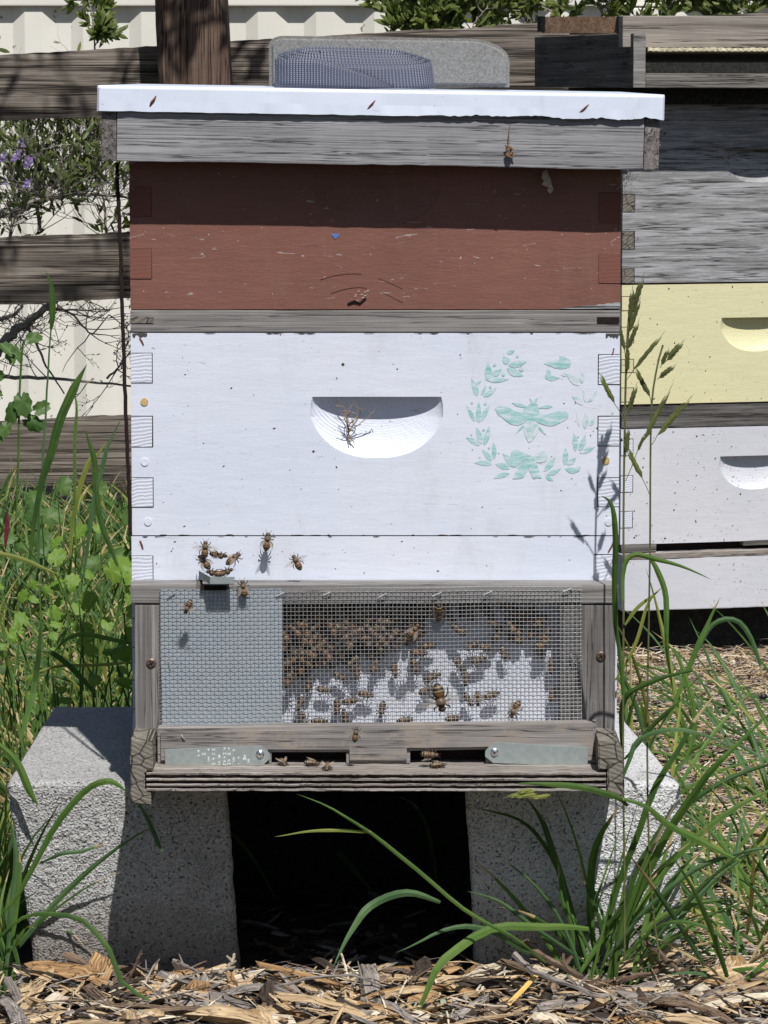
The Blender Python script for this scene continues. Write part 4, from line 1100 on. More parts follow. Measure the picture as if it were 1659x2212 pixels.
# top: rim, fluted plastic, frame on top
CZ = P(1368, 190, 2.22).z
Cc = P(1367, 190, 2.22)
def cthing(name, label, cat, z):
    return thing(name, label, cat, (Cc.x, 2.22, z), (0, 0, R(PSI)), local=True)
k2 = 5.42 / 8180
t = cthing('hive_cover', 'dark sided open wooden cover rim on top of the right hive stack', 'beehive lid', CZ)
mb = MB(); mb.box(0, .0185, 0, .5, 0, (190 - 74) * k2, .001, 20, .0004, 1, 0)
for i, m_ in enumerate(mb.m): pass
o = mb.build('side_board', M['coverside'] if 'coverside' in M else M.setdefault('coverside', wood('shaded cover side', (.05, .048, .043), (.10, .097, .09), (.17, .165, .155), 'Y', 120, 6, .35, .8)), t)  # darker than the board end: shade put into the colour
mb = MB(); mb.box(.0002, .0183, -.0016, .0, .0005, (190 - 75) * k2, .0004, 14, .0004, 2); mb.build('board_end', M['greywood'], t)
mb = MB(); mb.box(.0195, .46, .001, .02, 0, 31 * k2, .001, 30, .0005); mb.build('front_plank', M['palegrey2'] if 'palegrey2' in M else M.setdefault('palegrey2', wood('grey split plank', (.06, .056, .05), (.17, .16, .15), (.33, .31, .29), 'X', 200, 7, .38, .9)), t)
mb = MB(); mb.box(.0195, .46, .022, .47, .0005, .006, 0); mb.box(.0195, .46, .47, .49, .001, .06, 0); mb.box(.45, .47, .03, .49, .001, .06, 0); mb.build('inner_board', M['blackwood'], t)
mb = MB(); mb.box(.055, .46, .062, .5, -.024, -.001, 0); mb.build('under_gap_shade', M['blackwood'], t)  # black slab added where only shade lies below the cover
def fluted():
    t = cthing('plastic_sheet', 'yellowed fluted plastic sheet lying in the open cover of the right stack', 'plastic sheet', CZ + 60 * k2)
    mb = MB(); x0, x1 = .022, .46; z1 = (86 - 60) * k2; zt = z1; n = 110
    zb = zt - 24 * k2
    vs = []
    for i in range(n + 1):
        x = x0 + (x1 - x0) * i / n; w = .0006 * math.sin(i * 2.1) + .001 * noise.noise(Vector((x * 30, 0, 0)))
        vs += [(x, .0, zt + w), (x, .0, zt - .0052 + w * .3), (x + .0, .32, zb - .004), (x, .32, zb + .001)]
    fs = []
    for i in range(n):
        q = i * 4; fs += [(q, q + 1, q + 5, q + 4), (q + 1, q + 2, q + 6, q + 5), (q + 3, q, q + 4, q + 7)]
    fs += [(0, 3, 2, 1), (n * 4, n * 4 + 1, n * 4 + 2, n * 4 + 3)]
    mb.add(vs, fs)
    for i in range(52):
        x = x0 + (x1 - x0) * (i + .5) / 52; mb.box(x - .0028, x + .0028, -.0006, .004, zt - .0042, zt - .0012, 0, mi=1)
    mb.build('fluted_panel', [M['plastic'], plain('flute cell', (.62, .58, .42), .6, .5, 80)], t)
fluted()
t = cthing('top_cover', 'grey and orange brown wooden frame lying on top of the right stack', 'wooden frame', CZ + 86 * k2)
zt = (190 - 36) * k2 - 86 * k2
mb = MB(); mb.box(-.012, .46, .012, .031, .0005, zt, .001, 30, .0005); mb.build('front_board', M['palegrey'], t)
# tan board: runs back along the left, its broad side turned to the camera
ta = P(1177, 55, 2.62); tb = P(1337, 55, 2.62)
def toloc(p):
    d = Vector(p) - Vector((Cc.x, 2.22, CZ + 86 * k2)); a = R(-PSI)
    return Vector((d.x * math.cos(a) - d.y * math.sin(a), d.x * math.sin(a) + d.y * math.cos(a), d.z))
def slab(x0, x1, y0, y1, Ya, Yb, mat, nm, thick=.018):
    p = [toloc(P(x0, y1, Ya)), toloc(P(x1, y1, Yb)), toloc(P(x1, y0, Yb)), toloc(P(x0, y0, Ya))]
    b = Vector((0, thick, 0)); vs = p + [q + b for q in p]; m_ = MB()
    m_.add(vs, [(0, 1, 2, 3), (5, 4, 7, 6), (4, 0, 3, 7), (1, 5, 6, 2), (3, 2, 6, 7), (4, 5, 1, 0)]); m_.build(nm, M[mat], t)
slab(1178, 1336, 36, 71, 2.50, 2.40, 'tanwood', 'side_board')
slab(1168, 1178, 35, 68, 2.515, 2.502, 'blackwood', 'corner_end'); slab(1336, 1350, 36, 74, 2.398, 2.25, 'blackwood', 'corner_end', .01)

# ================================================================ bees
def bee_mesh(legs=True):
    mb = MB(); s = 12
    rings = [(-7.2, .3, .3, 0), (-6.7, 1.1, 1.0, 0), (-5.6, 2.0, 1.8, 0), (-4.2, 2.6, 2.35, 0), (-2.7, 2.8, 2.5, .1), (-1.2, 2.6, 2.35, .1), (-.4, 2.1, 1.9, 0), (0, 1.8, 1.7, .1), (.4, 2.05, 1.95, .2),
             (1.3, 2.5, 2.4, .3), (2.4, 2.6, 2.5, .35), (3.4, 2.2, 2.15, .2), (4.0, 1.4, 1.4, 0), (4.3, 1.25, 1.2, -.1), (4.7, 1.8, 1.45, -.1), (5.4, 1.9, 1.45, -.2), (6.1, 1.4, 1.2, -.3), (6.6, .45, .55, -.4)]
    vs = [(rx * math.cos(2 * math.pi * k / s) * 1e-3, y * 1e-3, (rz_ * math.sin(2 * math.pi * k / s) + zo) * 1e-3) for y, rx, rz_, zo in rings for k in range(s)]
    n = len(rings)
    fs = [(i * s + k, i * s + (k + 1) % s, (i + 1) * s + (k + 1) % s, (i + 1) * s + k) for i in range(n - 1) for k in range(s)]
    fs += [tuple(range(s - 1, -1, -1)), tuple((n - 1) * s + k for k in range(s))]
    mb.add(vs, fs)
    if legs:
        for sx in (-1, 1):
            for y0, y1, y2, out in ((3.1, 4.6, 6.0, 3.6), (2.0, 1.8, 1.2, 4.3), (1.0, -1.6, -4.2, 4.2)):
                mb.tube([(sx * 1.2e-3, y0 * 1e-3, -1.2e-3), (sx * out * .7e-3, (y0 + y1) / 2 * 1e-3, -.4e-3), (sx * out * 1e-3, y1 * 1e-3, -1.6e-3), (sx * out * 1.05e-3, y2 * 1e-3, -2.4e-3)], [.0003, .00042, .0004, .00018], 5, 1)
            mb.tube([(sx * .5e-3, 6.1e-3, 0), (sx * 1.5e-3, 7.2e-3, .4e-3), (sx * 2.2e-3, 8.6e-3, 0)], .00016, 4, 1)
    return mb
def wing_mesh(sx, ang, fore=True, lift=.25):
    Lw, Ww = (9.6, 3.1) if fore else (6.6, 2.2); n = 8; base = Vector((sx * 1.3e-3, (2.9 if fore else 1.9) * 1e-3, 1.7e-3))
    a = R(ang); d = Vector((sx * math.sin(a), -math.cos(a), lift * .4)).normalized(); side = Vector((-d.y * 1, d.x, 0)).normalized(); vs = []
    for i in range(n + 1):
        q = i / n; w = Ww * .5 * math.sin(math.pi * min(1, (q * .96 + .04)) ** .85) ** .7; c = base + d * Lw * q * 1e-3
        vs += [c + side * w * 1e-3, c - side * w * .75e-3]
    mb = MB(); mb.add(vs, [(2 * i, 2 * i + 2, 2 * i + 3, 2 * i + 1) for i in range(n)]); return mb
def make_bee(label, spread=None):
    body = bee_mesh().build('honey_bee', [M['bee'], M['beedark']], loc=(0, 0, 0), smooth=True)
    tag(body, label, 'bee')
    for sx in (-1, 1):
        for fore in (True, False):
            wing_mesh(sx, (spread if fore else spread * .7 + 4), fore).build('wing', M['wing'], body, loc=(0, 0, 0))
    return body
def copy_bee(src, label):
    c = src.copy(); COL.objects.link(c); c['label'] = label
    for ch in src.children:
        d = ch.copy(); COL.objects.link(d); d.parent = c
    return c
def pose(o, p, a, s=1, yaw=0, roll=0, dorsal=None):
    """a: heading in the picture plane, degrees clockwise from up; back turned to the camera"""
    h = Vector((math.sin(R(a)), 0, math.cos(R(a)))); z = Vector(dorsal or (0, -1, 0)).normalized()
    x = h.cross(z).normalized(); h = z.cross(x)
    m = Matrix((x, h, z)).transposed().to_4x4(); m = m @ Matrix.Rotation(R(roll), 4, 'Y') @ Matrix.Rotation(R(yaw), 4, 'X')
    o.matrix_world = Matrix.Translation(p) @ m @ Matrix.Scale(s * 1.12, 4)
    o.rotation_mode = 'XYZ'
folded = make_bee('honey bee with wings held out below it on the white box at the seam', 24)
flying = make_bee('honey bee hovering before the white box right of the others', 78)
fl = [0, 0]
def put(kind, x, y, Y, a, label, s=1, **k):
    i = 0 if kind == 'f' else 1; src = (folded, flying)[i]
    o = src if not fl[i] else copy_bee(src, label); fl[i] = 1; o['label'] = label
    pose(o, P(x, y, Y), a, s, **k); o['group'] = 'honey bees round the hive entrances'; return o
WY = -.0052
put('f', 577, 1170, -.012, 8, 'honey bee with wings trailing downwards on the white seam above the porch', 1.05)
put('s', 641, 1215, -.02, -28, 'honey bee flying with spread wings, rightmost before the bottom white box', .95)
put('s', 443, 1187, -.022, 4, 'honey bee flying head up, topmost of the group over the metal ledge', .98)
put('f', 441, 1214, -.018, -38, 'honey bee climbing up leftwards, leftmost in the group over the metal ledge')
put('f', 472, 1199, -.02, 100, 'striped honey bee lying sideways in the middle of the group over the metal ledge', roll=70)
put('f', 504, 1207, -.02, 52, 'dark honey bee heading up right, rightmost in the group over the metal ledge', roll=-40)
put('f', 463, 1238, -.040, -80, 'honey bee facing left on the left half of the metal ledge', .95, roll=-60)
put('f', 486, 1236, -.040, 70, 'honey bee with arched striped abdomen on the right half of the metal ledge', .95, roll=60)
put('f', 526, 1272, -.036, -8, 'honey bee clinging to the top edge of the wire mesh right of the ledge')
put('s', 406, 1311, -.050, 205, 'honey bee flying before the grey metal sheet left of the ledge shadow', .85)
put('s', 768, 1587, -.075, 8, 'small honey bee flying in front of the top of the entrance reducer', .85)
TOP = (0, -.35, .93)
lz = z_lt + .0026
def on_board(x, Y, a, label, s=1, kind='f'):
    i = 0 if kind == 'f' else 1; o = copy_bee((folded, flying)[i], label); o['group'] = 'honey bees round the hive entrances'
    wx = cor(x, lz, Y); h = Vector((math.sin(R(a)), math.cos(R(a)), 0)); z = Vector((0, -.25, 1)).normalized(); xx = h.cross(z).normalized(); h = z.cross(xx)
    o.matrix_world = Matrix.Translation(wx) @ Matrix((xx, h, z)).transposed().to_4x4() @ Matrix.Scale(s, 4)
on_board(611, -.058, 160, 'dark honey bee sitting in the left gateway beside the metal tab', .95)
on_board(674, -.061, 100, 'honey bee walking in the middle of the left gateway', 1)
on_board(707, -.078, 185, 'honey bee facing outwards on the landing board edge below the left gateway', 1)
on_board(946, -.07, 80, 'striped honey bee walking on the landing board at the right gateway', 1)
put('f', 928, 1630, -.068, 95, 'orange honey bee flying with legs up in the right gateway', 1, roll=120)
put('f', 948, 1325, -.038, 180, 'large brown honey bee clinging to the mesh near its top edge', 1.15, yaw=-30)
put('f', 893, 1363, -.036, 40, 'honey bee with glinting wings outside the mesh below left of the largest one', 1.0)
put('f', 1112, 1532, -.036, 208, 'honey bee standing on the mesh near its lower right corner', 1.05, roll=20)
put('s', 950, 1508, -.30, 168, 'big blurred looking honey bee flying closest to the camera before the mesh', 1.5)
put('f', 1032, 1510, -.022, 176, 'honey bee with bright orange striped abdomen behind the lower mesh', .9)
# inside the porch: bees crowd the upper left and thin out to the right
cl = bee_mesh(True).build('honey_bee', [M['bee'], M['beedark']], loc=(0, 0, 0), smooth=True)
tag(cl, 'honey bee packed in the dark crowd behind the upper left mesh', 'bee', 'honey bees crowding inside the porch')
first = [True]
def inner(x, y, Y, a, label, group, s=1, roll=0):
    if first[0]: o = cl; first[0] = False
    else: o = cl.copy(); COL.objects.link(o)
    o['label'] = label; o['group'] = group; pose(o, P(x, y, Y), a, s, roll=roll)
r = random.Random(12)
def crowd_label(x, y):
    side = 'beside the grey sheet' if x < 690 else 'left of the middle' if x < 770 else 'at the middle' if x < 860 else 'right of the middle' if x < 985 else 'towards the right end' if x < 1100 else 'beside the right stile'
    row = 'topmost row' if y < 1335 else 'upper part' if y < 1365 else 'middle' if y < 1405 else 'lower edge'
    return 'honey bee in the %s of the shaded crowd, %s' % (row, side)
def crowd(n, x0, x1, limf, Y0, Y1, soft):
    Y0 = -.0165; Y1 = -.007
    c = 0
    while c < n:
        x = r.uniform(x0, x1); y = r.uniform(1303, 1500); lim = limf(x)
        if r.random() > (1 if y < lim - soft else max(0, (lim - y) / soft)): continue
        inner(x, y, r.uniform(Y0, Y1), r.gauss(0, 55) + (180 if r.random() < .3 else 0), crowd_label(x, y), 'honey bees crowding inside the porch', r.uniform(.98, 1.12), r.uniform(-60, 60)); c += 1
crowd(175, 612, 900, lambda x: 1478 - (x - 612) * .25, -.018, -.004, 60)
crowd(30, 880, 1200, lambda x: 1400, -.018, -.004, 60)
def throng():
    mb = MB(); src = bee_mesh(False); c = 0
    while c < 420:
        x = r.uniform(612, 1205) if c < 26 else r.uniform(612, 905); y = r.uniform(1296, 1480); lim = 1470 - (x - 612) * .3 if x < 905 else 1360
        if r.random() > (1 if y < lim - 45 else max(0, (lim - y) / 45)): continue
        p = P(x, y, r.uniform(-.009, -.0035)); a = r.uniform(0, 6.28); cs, sn = math.cos(a), math.sin(a); k = 1.12
        mb.add([(p.x + (v[0] * cs + v[1] * sn) * k, p.y - v[2] * k, p.z + (v[1] * cs - v[0] * sn) * k) for v in src.v], src.f, r.choice((0, 0, 0, 1, 2))); c += 1
    tag(mb.build('bee_throng', [plain('dark bee bodies', (.018, .012, .008), .5, .6, 300), plain('brown bee bodies', (.06, .035, .016), .5, .7, 300), plain('grey brown bee bodies', (.045, .036, .028), .5, .7, 300)], smooth=True), 'dark mass of honey bees massed behind the individual bees in the porch', 'bees', kind='stuff')
throng()
sc = [(1112, 1381, 115), (1050, 1398, 95), (1020, 1395, 60), (1088, 1412, 165), (1035, 1425, 70), (990, 1435, 150), (1005, 1465, 175), (853, 1449, 175), (810, 1438, 20), (935, 1462, 70), (920, 1490, 60), (770, 1452, 175),
      (648, 1522, 200), (727, 1528, 180), (757, 1515, 80), (825, 1532, 190), (790, 1500, 100), (1062, 1502, 70), (1012, 1512, 150), (1190, 1438, 0), (1192, 1500, 10), (655, 1555, 170), (690, 1558, 90), (745, 1550, 170), (875, 1556, 80), (980, 1552, 85),
      (700, 1490, 100), (668, 1478, 15), (630, 1450, 0), (735, 1462, 120), (905, 1410, 95), (925, 1395, 80), (895, 1440, 170), (1150, 1365, 20), (1165, 1405, 160)]
used = {}
for i, (x, y, a) in enumerate(sc):
    hd = ('head up', 'head to the right', 'head down', 'head to the left')[int(((a % 360) + 45) // 90) % 4]
    col_ = 'beside the grey sheet' if x < 680 else 'left of the board middle' if x < 780 else 'below the crowd' if x < 870 else 'at the board middle' if x < 960 else 'right of the middle' if x < 1060 else 'towards the right end' if x < 1140 else 'at the right stile'
    row = 'upper' if y < 1420 else 'middle' if y < 1475 else 'lower' if y < 1535 else 'lowest'
    lab = 'honey bee, %s, %s part of lit board, %s' % (hd, row, col_)
    inner(x, y, -.010 if y < 1548 else -.02, a, lab[:200], 'honey bees on the lit board inside the porch', r.uniform(.9, 1.02), r.uniform(-25, 25))
# ================================================================ plants
def blade_pts(base, az, L, lean, droop, n=9, wob=.1):
    """az: direction in ground plane (deg, 0 = +x, 90 = away); lean start angle from vertical; droop total extra bend (deg)"""
    pts = [Vector(base)]; d = Vector((math.cos(R(az)), math.sin(R(az)), 0)); s = L / n; ph = rnd.random() * 6
    for i in range(n):
        q = (i + .5) / n; a = R(lean + droop * q ** 1.6)
        sd = Vector((-d.y, d.x, 0)) * wob * math.sin(q * 3 + ph)
        pts.append(pts[-1] + (Vector((0, 0, 1)) * math.cos(a) + (d + sd) * math.sin(a)) * s)
    return pts
def hero(mb, pp, w, mi, n=14, nrm=(0, -1, .25), prof=None, twist=0, fold=.18, ph=0):
    mb.ribbon([q_ + Vector((noise.noise(q_ * 25), 0, noise.noise(q_ * 25 + Vector((9, 0, 0))))) * .0022 for q_ in bez([P(*p) for p in pp], n)], w * .78, nrm, prof, fold, twist, mi, ph)
TAPER = lambda q: min(1, (1 - q) * 1.6) ** .8
# --- left meadow grass: too many blades to count
def meadow():
    mb = MB(); r = random.Random(21); global rnd
    def zone(n, y0, y1, pxl, pxr, L0, L1, w0, w1, mats, leans=(4, 30), droop=(10, 90)):
        for _ in range(n):
            y = y0 + (y1 - y0) * r.random() ** .8; D = y - CAMY; x = (r.uniform(pxl, pxr) - 829.5) * D / F
            b = (x, y, ground_z(x, y)); L = r.uniform(L0, L1)
            mb.ribbon(blade_pts(b, r.uniform(0, 360), L, r.uniform(*leans), r.uniform(*droop)), r.uniform(w0, w1), (r.uniform(-.5, .5), -1, r.uniform(0, .6)), None, .15, r.uniform(-1, 1), r.choice(mats))
    zone(900, 2.6, 4.4, -120, 330, .06, .19, .0035, .008, (0, 0, 1, 1, 2, 2, 3))
    zone(560, 1.2, 2.6, -60, 320, .08, .24, .0025, .006, (0, 1, 1, 2, 2, 3, 3), (10, 60))
    zone(260, .45, 1.3, -60, 300, .06, .17, .002, .005, (1, 1, 2, 3, 3, 0), (10, 70))
    zone(200, .0, .42, -70, 10, .08, .22, .002, .005, (0, 1, 2, 2, 3), (5, 45))
    zone(1500, .4, 4.2, -100, 320, .05, .2, .0015, .004, (4,), (40, 88), (0, 30))
    return tag(mb.build('meadow_grass', GR), 'dense green grass growing left of the hive in front of the fence', 'grass', kind='stuff')
MB.tipdry = True
meadow()
MB.tipdry = False
def meadow2():
    mb = MB(); r = random.Random(77)
    for _ in range(150):      # behind and right of the pale block
        y = r.uniform(.05, 1.9); D = y - CAMY; x = (r.uniform(1500, 1760) - 829.5) * D / F
        mb.ribbon(blade_pts((x, y, ground_z(x, y)), r.uniform(100, 260), r.uniform(.06, .20), r.uniform(25, 80), r.uniform(10, 60)), r.uniform(.002, .005), (0, -1, .5), None, .15, r.uniform(-1, 1), r.choice((0, 0, 1, 1, 2, 2, 3)))
    for _ in range(120):      # low sprawling blades at the lower right
        y = r.uniform(-.10, .5); D = y - CAMY; x = (r.uniform(1490, 1760) - 829.5) * D / F
        mb.ribbon(blade_pts((x, y, ground_z(x, y) + .005), r.uniform(0, 360), r.uniform(.06, .2), r.uniform(25, 85), r.uniform(0, 60)), r.uniform(.002, .005), (0, -1, .5), None, .15, r.uniform(-1, 1), r.choice((0, 1, 1, 2, 2, 3, 4)))
    for _ in range(26):
        y = r.uniform(.45, 1.4); D = y - CAMY; x = (r.uniform(1330, 1500) - 829.5) * D / F
        mb.ribbon(blade_pts((x, y, ground_z(x, y)), r.uniform(0, 360), r.uniform(.08, .25), r.uniform(5, 50), r.uniform(10, 60)), r.uniform(.003, .007), (0, -1, .5), None, .15, r.uniform(-1, 1), r.choice((0, 1, 2, 3)))
    for _ in range(22):       # shaded wisps beneath and behind the hive
        y = r.uniform(.35, .9); x = r.uniform(-.13, .07)
        mb.ribbon(blade_pts((x, y, ground_z(x, y)), r.uniform(0, 360), r.uniform(.06, .2), r.uniform(5, 60), r.uniform(10, 80)), r.uniform(.003, .006), (0, -1, .5), None, .15, r.uniform(-1, 1), r.choice((0, 1)))
    return tag(mb.build('meadow_grass', GR), 'green grass sprawling over the wood chips right of the pale cinder block', 'grass', kind='stuff')
MB.tipdry = True
meadow2()
MB.tipdry = False

# --- tall single grasses on the left
def tall(name, label, strips, cat='grass stalk'):
    mb = MB()
    for s in strips: hero(mb, *s[0:3], **(s[3] if len(s) > 3 else {}))
    return tag(mb.build(name, GR), label, cat)
STEM = lambda q: .45 if q < .8 else .9 * (1 - q) * 5 * .5 + .05
tall('grass_stalk', 'tallest thin green grass stalk reaching up past the middle fence rail', [([(81, 1260, 1.0), (83, 1120, 1.0), (92, 1000, 1.0), (103, 810, 1.0), (110, 715, 1.0)], .0055, 2, {'n': 20, 'prof': lambda q: .8 - .4 * q}), ([(110, 715, 1.0), (113, 690, 1.0), (116, 650, 1.0), (111, 612, 1.0), (96, 582, 1.0)], .0062, 0, {'n': 14, 'prof': lambda q: (.5 + 1.1 * math.sin(math.pi * min(1, q * 1.15))) * (1 if q < .85 else (1 - q) * 6.6), 'ph': .5})])
tall('wild_grass', 'broad green grass blade slanting up right across the lowest fence rail', [([(62, 1210, .9), (82, 1085, .9), (107, 985, .9), (135, 900, .9), (160, 840, .9), (188, 786, .9)], .0125, 0, {'n': 20, 'prof': lambda q: min(1, .35 + q * 1.4) * min(1, (1 - q) * 5)})])
tall('wild_grass', 'yellow tipped grass blade lying across the meadow at the left edge', [([(-20, 1190, .7), (40, 1205, .7), (90, 1225, .7), (130, 1243, .7)], .006, 3, {'n': 12})])
tall('wild_grass', 'dark green grass blade standing beside the cord at the lowest fence rail', [([(255, 1230, 1.2), (215, 1110, 1.2), (205, 1000, 1.2), (196, 960, 1.2), (184, 925, 1.2)], .009, 0, {'n': 14}), ([(180, 1250, 1.2), (200, 1100, 1.2), (222, 1010, 1.2), (235, 960, 1.2), (262, 900, 1.2)], .007, 2, {'n': 14})])
tall('wild_grass', 'two olive grass blades crossing the lowest fence rail near the hive', [([(150, 1200, 1.3), (165, 1080, 1.3), (190, 1000, 1.3), (210, 985, 1.3), (232, 955, 1.3)], .008, 3, {'n': 14}), ([(165, 1190, 1.3), (160, 1040, 1.3), (164, 930, 1.3), (166, 870, 1.3), (152, 815, 1.3)], .005, 1, {'n': 14})])
mb = MB(); hero(mb, [(12, 1190, .8), (13, 1160, .8), (15, 1125, .8), (17, 1104, .8)], .006, 0, prof=lambda q: math.sin(math.pi * q) + .1)
tag(mb.build('red_weed', plain('dark red leaf', (.11, .02, .025), .6)), 'dark red narrow leaf standing at the left edge of the meadow', 'leaf')
for i, (pp, w, lab) in enumerate((([(300, 1395, .5), (200, 1372, .5), (150, 1378, .5), (105, 1420, .5)], .006, 'pale green grass blade arching left above the dark back of the left block'),
                                  ([(280, 1430, .45), (200, 1436, .45), (110, 1440, .45), (45, 1475, .45)], .004, 'orange brown grass blade lying level above the left block'),
                                  ([(205, 1498, .43), (150, 1440, .43), (105, 1405, .43), (60, 1410, .43)], .007, 'dark green grass blade bent over behind the left block'),
                                  ([(40, 1600, .2), (70, 1500, .25), (85, 1400, .25), (92, 1330, .25)], .007, 'dark upright grass blade left of the left block'))):
    mb = MB(); hero(mb, pp, w, 0); tag(mb.build('wild_grass', [GR[(1, 3, 0, 0)[i]]]), lab, 'grass blade')

# --- broad-leaved weeds: scalloped leaves on short stems
def lobed(mb, c, nrm, up, L, Wd, mi, r, lobes=4):
    nrm = Vector(nrm).normalized(); up = Vector(up); up = (up - nrm * up.dot(nrm)).normalized(); sd = up.cross(nrm); n = 30; c = Vector(c); o = c + up * L * .35
    vs = [o + nrm * .0]; uv = [(0, 0)]; cup = r.uniform(-.25, .3); tip = r.uniform(.1, .45)
    for ring in (.5, 1.0):
        for i in range(n):
            a = 2 * math.pi * i / n; notch = 1 - .55 * math.exp(-((abs(a - math.pi)) / .28) ** 2)
            rad = ring * notch * (1 + (.10 * math.cos(a * 9 + .5) if ring == 1 else 0)) * (.86 + .14 * math.cos(a))
            x, y = math.sin(a) * Wd * .5 * rad, math.cos(a) * L * .5 * rad
            vs.append(o + up * y + sd * x + nrm * (cup * L * ring ** 2 * abs(math.sin(a)) * .6 - tip * L * .35 * max(0, math.cos(a)) * ring ** 2 - .02 * L * math.cos(a * 5) * ring)); uv.append((x, y))
    fs = [(0, 1 + i, 1 + (i + 1) % n) for i in range(n)] + [(1 + i, 1 + n + i, 1 + n + (i + 1) % n, 1 + (i + 1) % n) for i in range(n)]
    mb.add(vs, fs, mi, uv)
def weed(px_, py_, Y, n, size, spread, mats, label, seed, h=.12, name='weed_plant', cat='weed'):
    n = int(n * .8); size *= .62; spread *= .9
    r = random.Random(seed); mb = MB(); st = MB(); c = P(px_, py_, Y); gz = ground_z(c.x, c.y); base = Vector((c.x, c.y, gz))
    for i in range(n):
        e = c + Vector((r.uniform(-1, 1) * spread, r.uniform(-1, 1) * spread, r.uniform(-1, 1) * spread * .8)); e.z = max(e.z, gz + .02)
        st.tube(bez([base + Vector((r.uniform(-.01, .01), 0, 0)), (base + e) / 2 + Vector((r.uniform(-.02, .02), 0, .02)), e], 6), .0011, 4)
        s = size * r.uniform(.6, 1.15)
        lobed(mb, e, (r.uniform(-.6, .6), -1, r.uniform(.2, 1.2)), (r.uniform(-1, 1), -.3, r.uniform(-.4, 1)), s, s * r.uniform(.55, .9), 0, r)
    t = thing(name, label, cat, base); mb.build('leaf', [mats], t, smooth=True)['kind'] = 'stuff'; st.build('stem', [GR[1]], t); return t
weed(52, 1340, .9, 15, .036, .05, M['weed'], 'bright green weed with scalloped leaves at the left edge', 1)
weed(100, 1335, .8, 13, .034, .045, M['weed'], 'bright green round-leaved weed left of the middle of the meadow', 2)
weed(190, 1270, 1.2, 14, .045, .06, M['weed'], 'bright green lobed weed in the upper middle of the meadow', 3)
weed(225, 1210, 1.5, 10, .04, .05, M['weed'], 'light green weed beside the cord foot', 4)
weed(245, 1370, .7, 12, .036, .045, M['weed'], 'light green weed close to the side of the hive', 5)
weed(245, 1440, .5, 9, .045, .035, M['weed'], 'broad light green leaves behind the left block beside the hive', 6)
weed(110, 1470, .5, 8, .03, .04, M['weed'], 'small green weed behind the far left corner of the left block', 7)
weed(150, 1150, 2.2, 16, .06, .09, M['weeddark'], 'dark leafy weed at the foot of the fence', 8)
weed(40, 1150, 2.4, 14, .06, .09, M['weeddark'], 'dark leafy weed at the far left foot of the fence', 9)
def bigweed():
    r = random.Random(5); t = thing('weed_plant', 'tall dark green weed with jagged leaves before the lower twigs at left', 'weed', P(40, 1130, 3.2)); mb = MB(); st = MB()
    pp = [(35, 1130, 3.2), (40, 980, 3.2), (42, 860, 3.2), (48, 760, 3.2), (52, 735, 3.2)]
    st.tube(bez([P(*p) for p in pp], 16), .002, 5)
    for x, y, s, a in ((55, 738, .06, 60), (38, 785, .08, -10), (30, 770, .06, -40), (45, 845, .085, 170), (35, 865, .08, 200), (70, 892, .065, 60), (50, 900, .075, 120), (12, 815, .06, -80), (5, 860, .07, -60), (20, 910, .06, 190), (5, 930, .06, 220)):
        lobed(mb, P(x, y, 3.2), (r.uniform(-.5, .5), -1, r.uniform(.2, .8)), (math.sin(R(a)), 0, math.cos(R(a))), s * .62, s * .42, 0, r, 5)
    mb.build('leaf', [M['weeddark']], t, smooth=True)['kind'] = 'stuff'; st.build('stem', [GR[1]], t)
bigweed()

